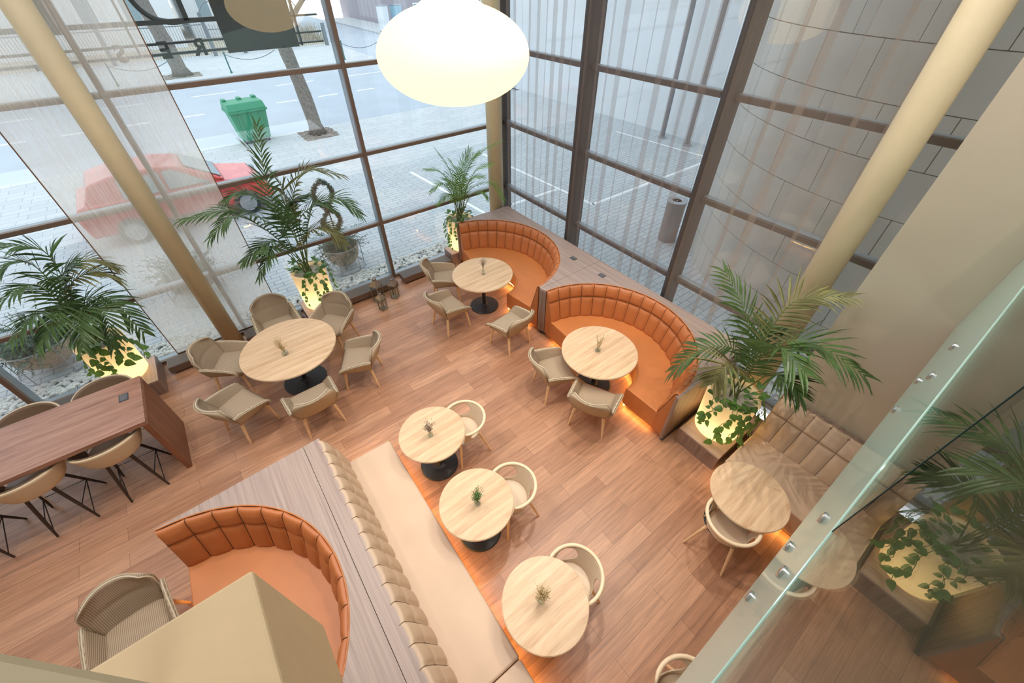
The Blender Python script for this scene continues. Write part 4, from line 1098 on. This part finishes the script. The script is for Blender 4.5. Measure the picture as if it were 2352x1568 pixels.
MB().lathe([(.03, 0), (.03, 2.9)], 10).build('pole', M_wire, rs); MB().lathe([(.0, -.01), (.38, -.01), (.38, .01), (.0, .01)], 32).build('plate', M_grey, rs, M=Matrix.Translation((0, -.04, 2.6)) @ Matrix.Rotation(PI/2, 4, 'X'))
sh = MB(); rg = random.Random(5)
for k in range(420):
    p = Vector((rg.uniform(10, 13), rg.uniform(43, 47), 0)); d = Vector((rg.gauss(0, .5), rg.gauss(0, .5), 1)).normalized()
    sh.tube([p, p+d*rg.uniform(.4, 1.3)], [.03, .006], 4)
tag(sh.build('dry_scrub_bushes', M_scrub), 'dry leafless scrub beside the mauve building', 'bushes', kind='stuff')
mh = tag(MB().lathe([(.45, -.019), (.45, -.012), (.0, -.012)], 32, (0, 0, 0)).build('manhole_cover', M_pav), 'round manhole cover in the yard paving', 'cover'); mh.location = (10.2, 6.1, .002)

# ================================================================== LIGHT
wd = bpy.data.worlds.new('overcast'); sc.world = wd; wd.use_nodes = True
nt = wd.node_tree; bg = nt.nodes['Background']
tc = nt.nodes.new('ShaderNodeTexCoord'); sx = nt.nodes.new('ShaderNodeSeparateXYZ'); nt.links.new(tc.outputs['Generated'], sx.inputs[0])
c_ = ramp(nt, sx.outputs['Z'], [(.0, (.90, .96, 1., 1)), (.6, (.84, .93, 1., 1))]); nt.links.new(c_, bg.inputs['Color'])
bg.inputs['Strength'].default_value = 1.9
def spot(x, y, z, tx, ty, power, ang, col=(1., .88, .74), size=.03, blend=.6):
    l = bpy.data.lights.new('ceiling_spot', 'SPOT'); l.energy = power; l.spot_size = math.radians(ang); l.spot_blend = blend; l.color = col; l.shadow_soft_size = size
    o = bpy.data.objects.new('ceiling_spot', l); COL.objects.link(o); o.location = (x, y, z)
    o.rotation_euler = (Vector((tx, ty, 0))-Vector((x, y, z))).to_track_quat('-Z', 'Y').to_euler()
SP = .44
for a in ((-.4, 3.7, 6.9, 1.1, 1.6, 440, 54), (1.0, 1.5, 6.9, 1.8, .4, 350, 54), (2.2, 2.4, 6.9, 2.6, 2.6, 700, 75), (4.3, 2.6, 6.9, 3.2, 2.6, 650, 70),
          (3.9, 4.6, 6.9, 3.2, 5.2, 420, 70), (-.5, 5.2, 6.9, -.1, 5.4, 420, 70), (-2.4, 4.4, 6.9, -2.5, 4.6, 380, 70), (-2.3, 3.4, 6.9, -2.0, 2.5, 480, 52),
          (4.4, 1.3, 6.9, 2.8, .6, 520, 70), (3.6, -.6, 6.9, 3.6, -.2, 420, 80)):
    spot(a[0], a[1], a[2], a[3], a[4], a[5]*SP, a[6])

for i, (x, y) in enumerate(((-4.6, 5.2), (-1.2, 5.2), (2.2, 5.6), (-4.6, 2.4), (-.6, 2.6), (2.6, 2.6), (2.6, -.2), (-1.5, -1.8), (2.0, -3.2))):  # added neutral area lights to fill the interior; no such fixtures in the room
    l = bpy.data.lights.new('ceiling_fill', 'AREA'); l.shape = 'RECTANGLE'; l.size = 1.2; l.size_y = .6; l.energy = 46; l.color = (.96, .97, 1.)
    o = bpy.data.objects.new('ceiling_fill', l); COL.objects.link(o); o.location = (x, y, 6.97)
# ================================================================== CAMERA
cam = bpy.data.cameras.new('camera'); co = bpy.data.objects.new('camera', cam); COL.objects.link(co); sc.camera = co
cam.sensor_fit = 'HORIZONTAL'; cam.sensor_width = 36.; cam.lens = 36.*932/2352; cam.clip_start = .02; cam.clip_end = 300
Rm = ((0.79655805, -0.41728278, 0.43745897), (-0.60455163, -0.54554674, 0.58042749), (-0.00354808, -0.72681073, -0.68682864))
co.matrix_world = Matrix.Translation((0, 0, 5)) @ Matrix([(r[0], -r[1], -r[2]) for r in Rm]).to_4x4()
sc.view_settings.view_transform = 'Standard'; sc.view_settings.look = 'None'; sc.view_settings.exposure = 0.; sc.view_settings.gamma = 1.; sc.view_settings.use_curve_mapping = False
sc.cycles.transparent_max_bounces = 24; sc.cycles.max_bounces = 10; sc.cycles.sample_clamp_indirect = 6.
sc.cycles.caustics_reflective = False; sc.cycles.caustics_refractive = False
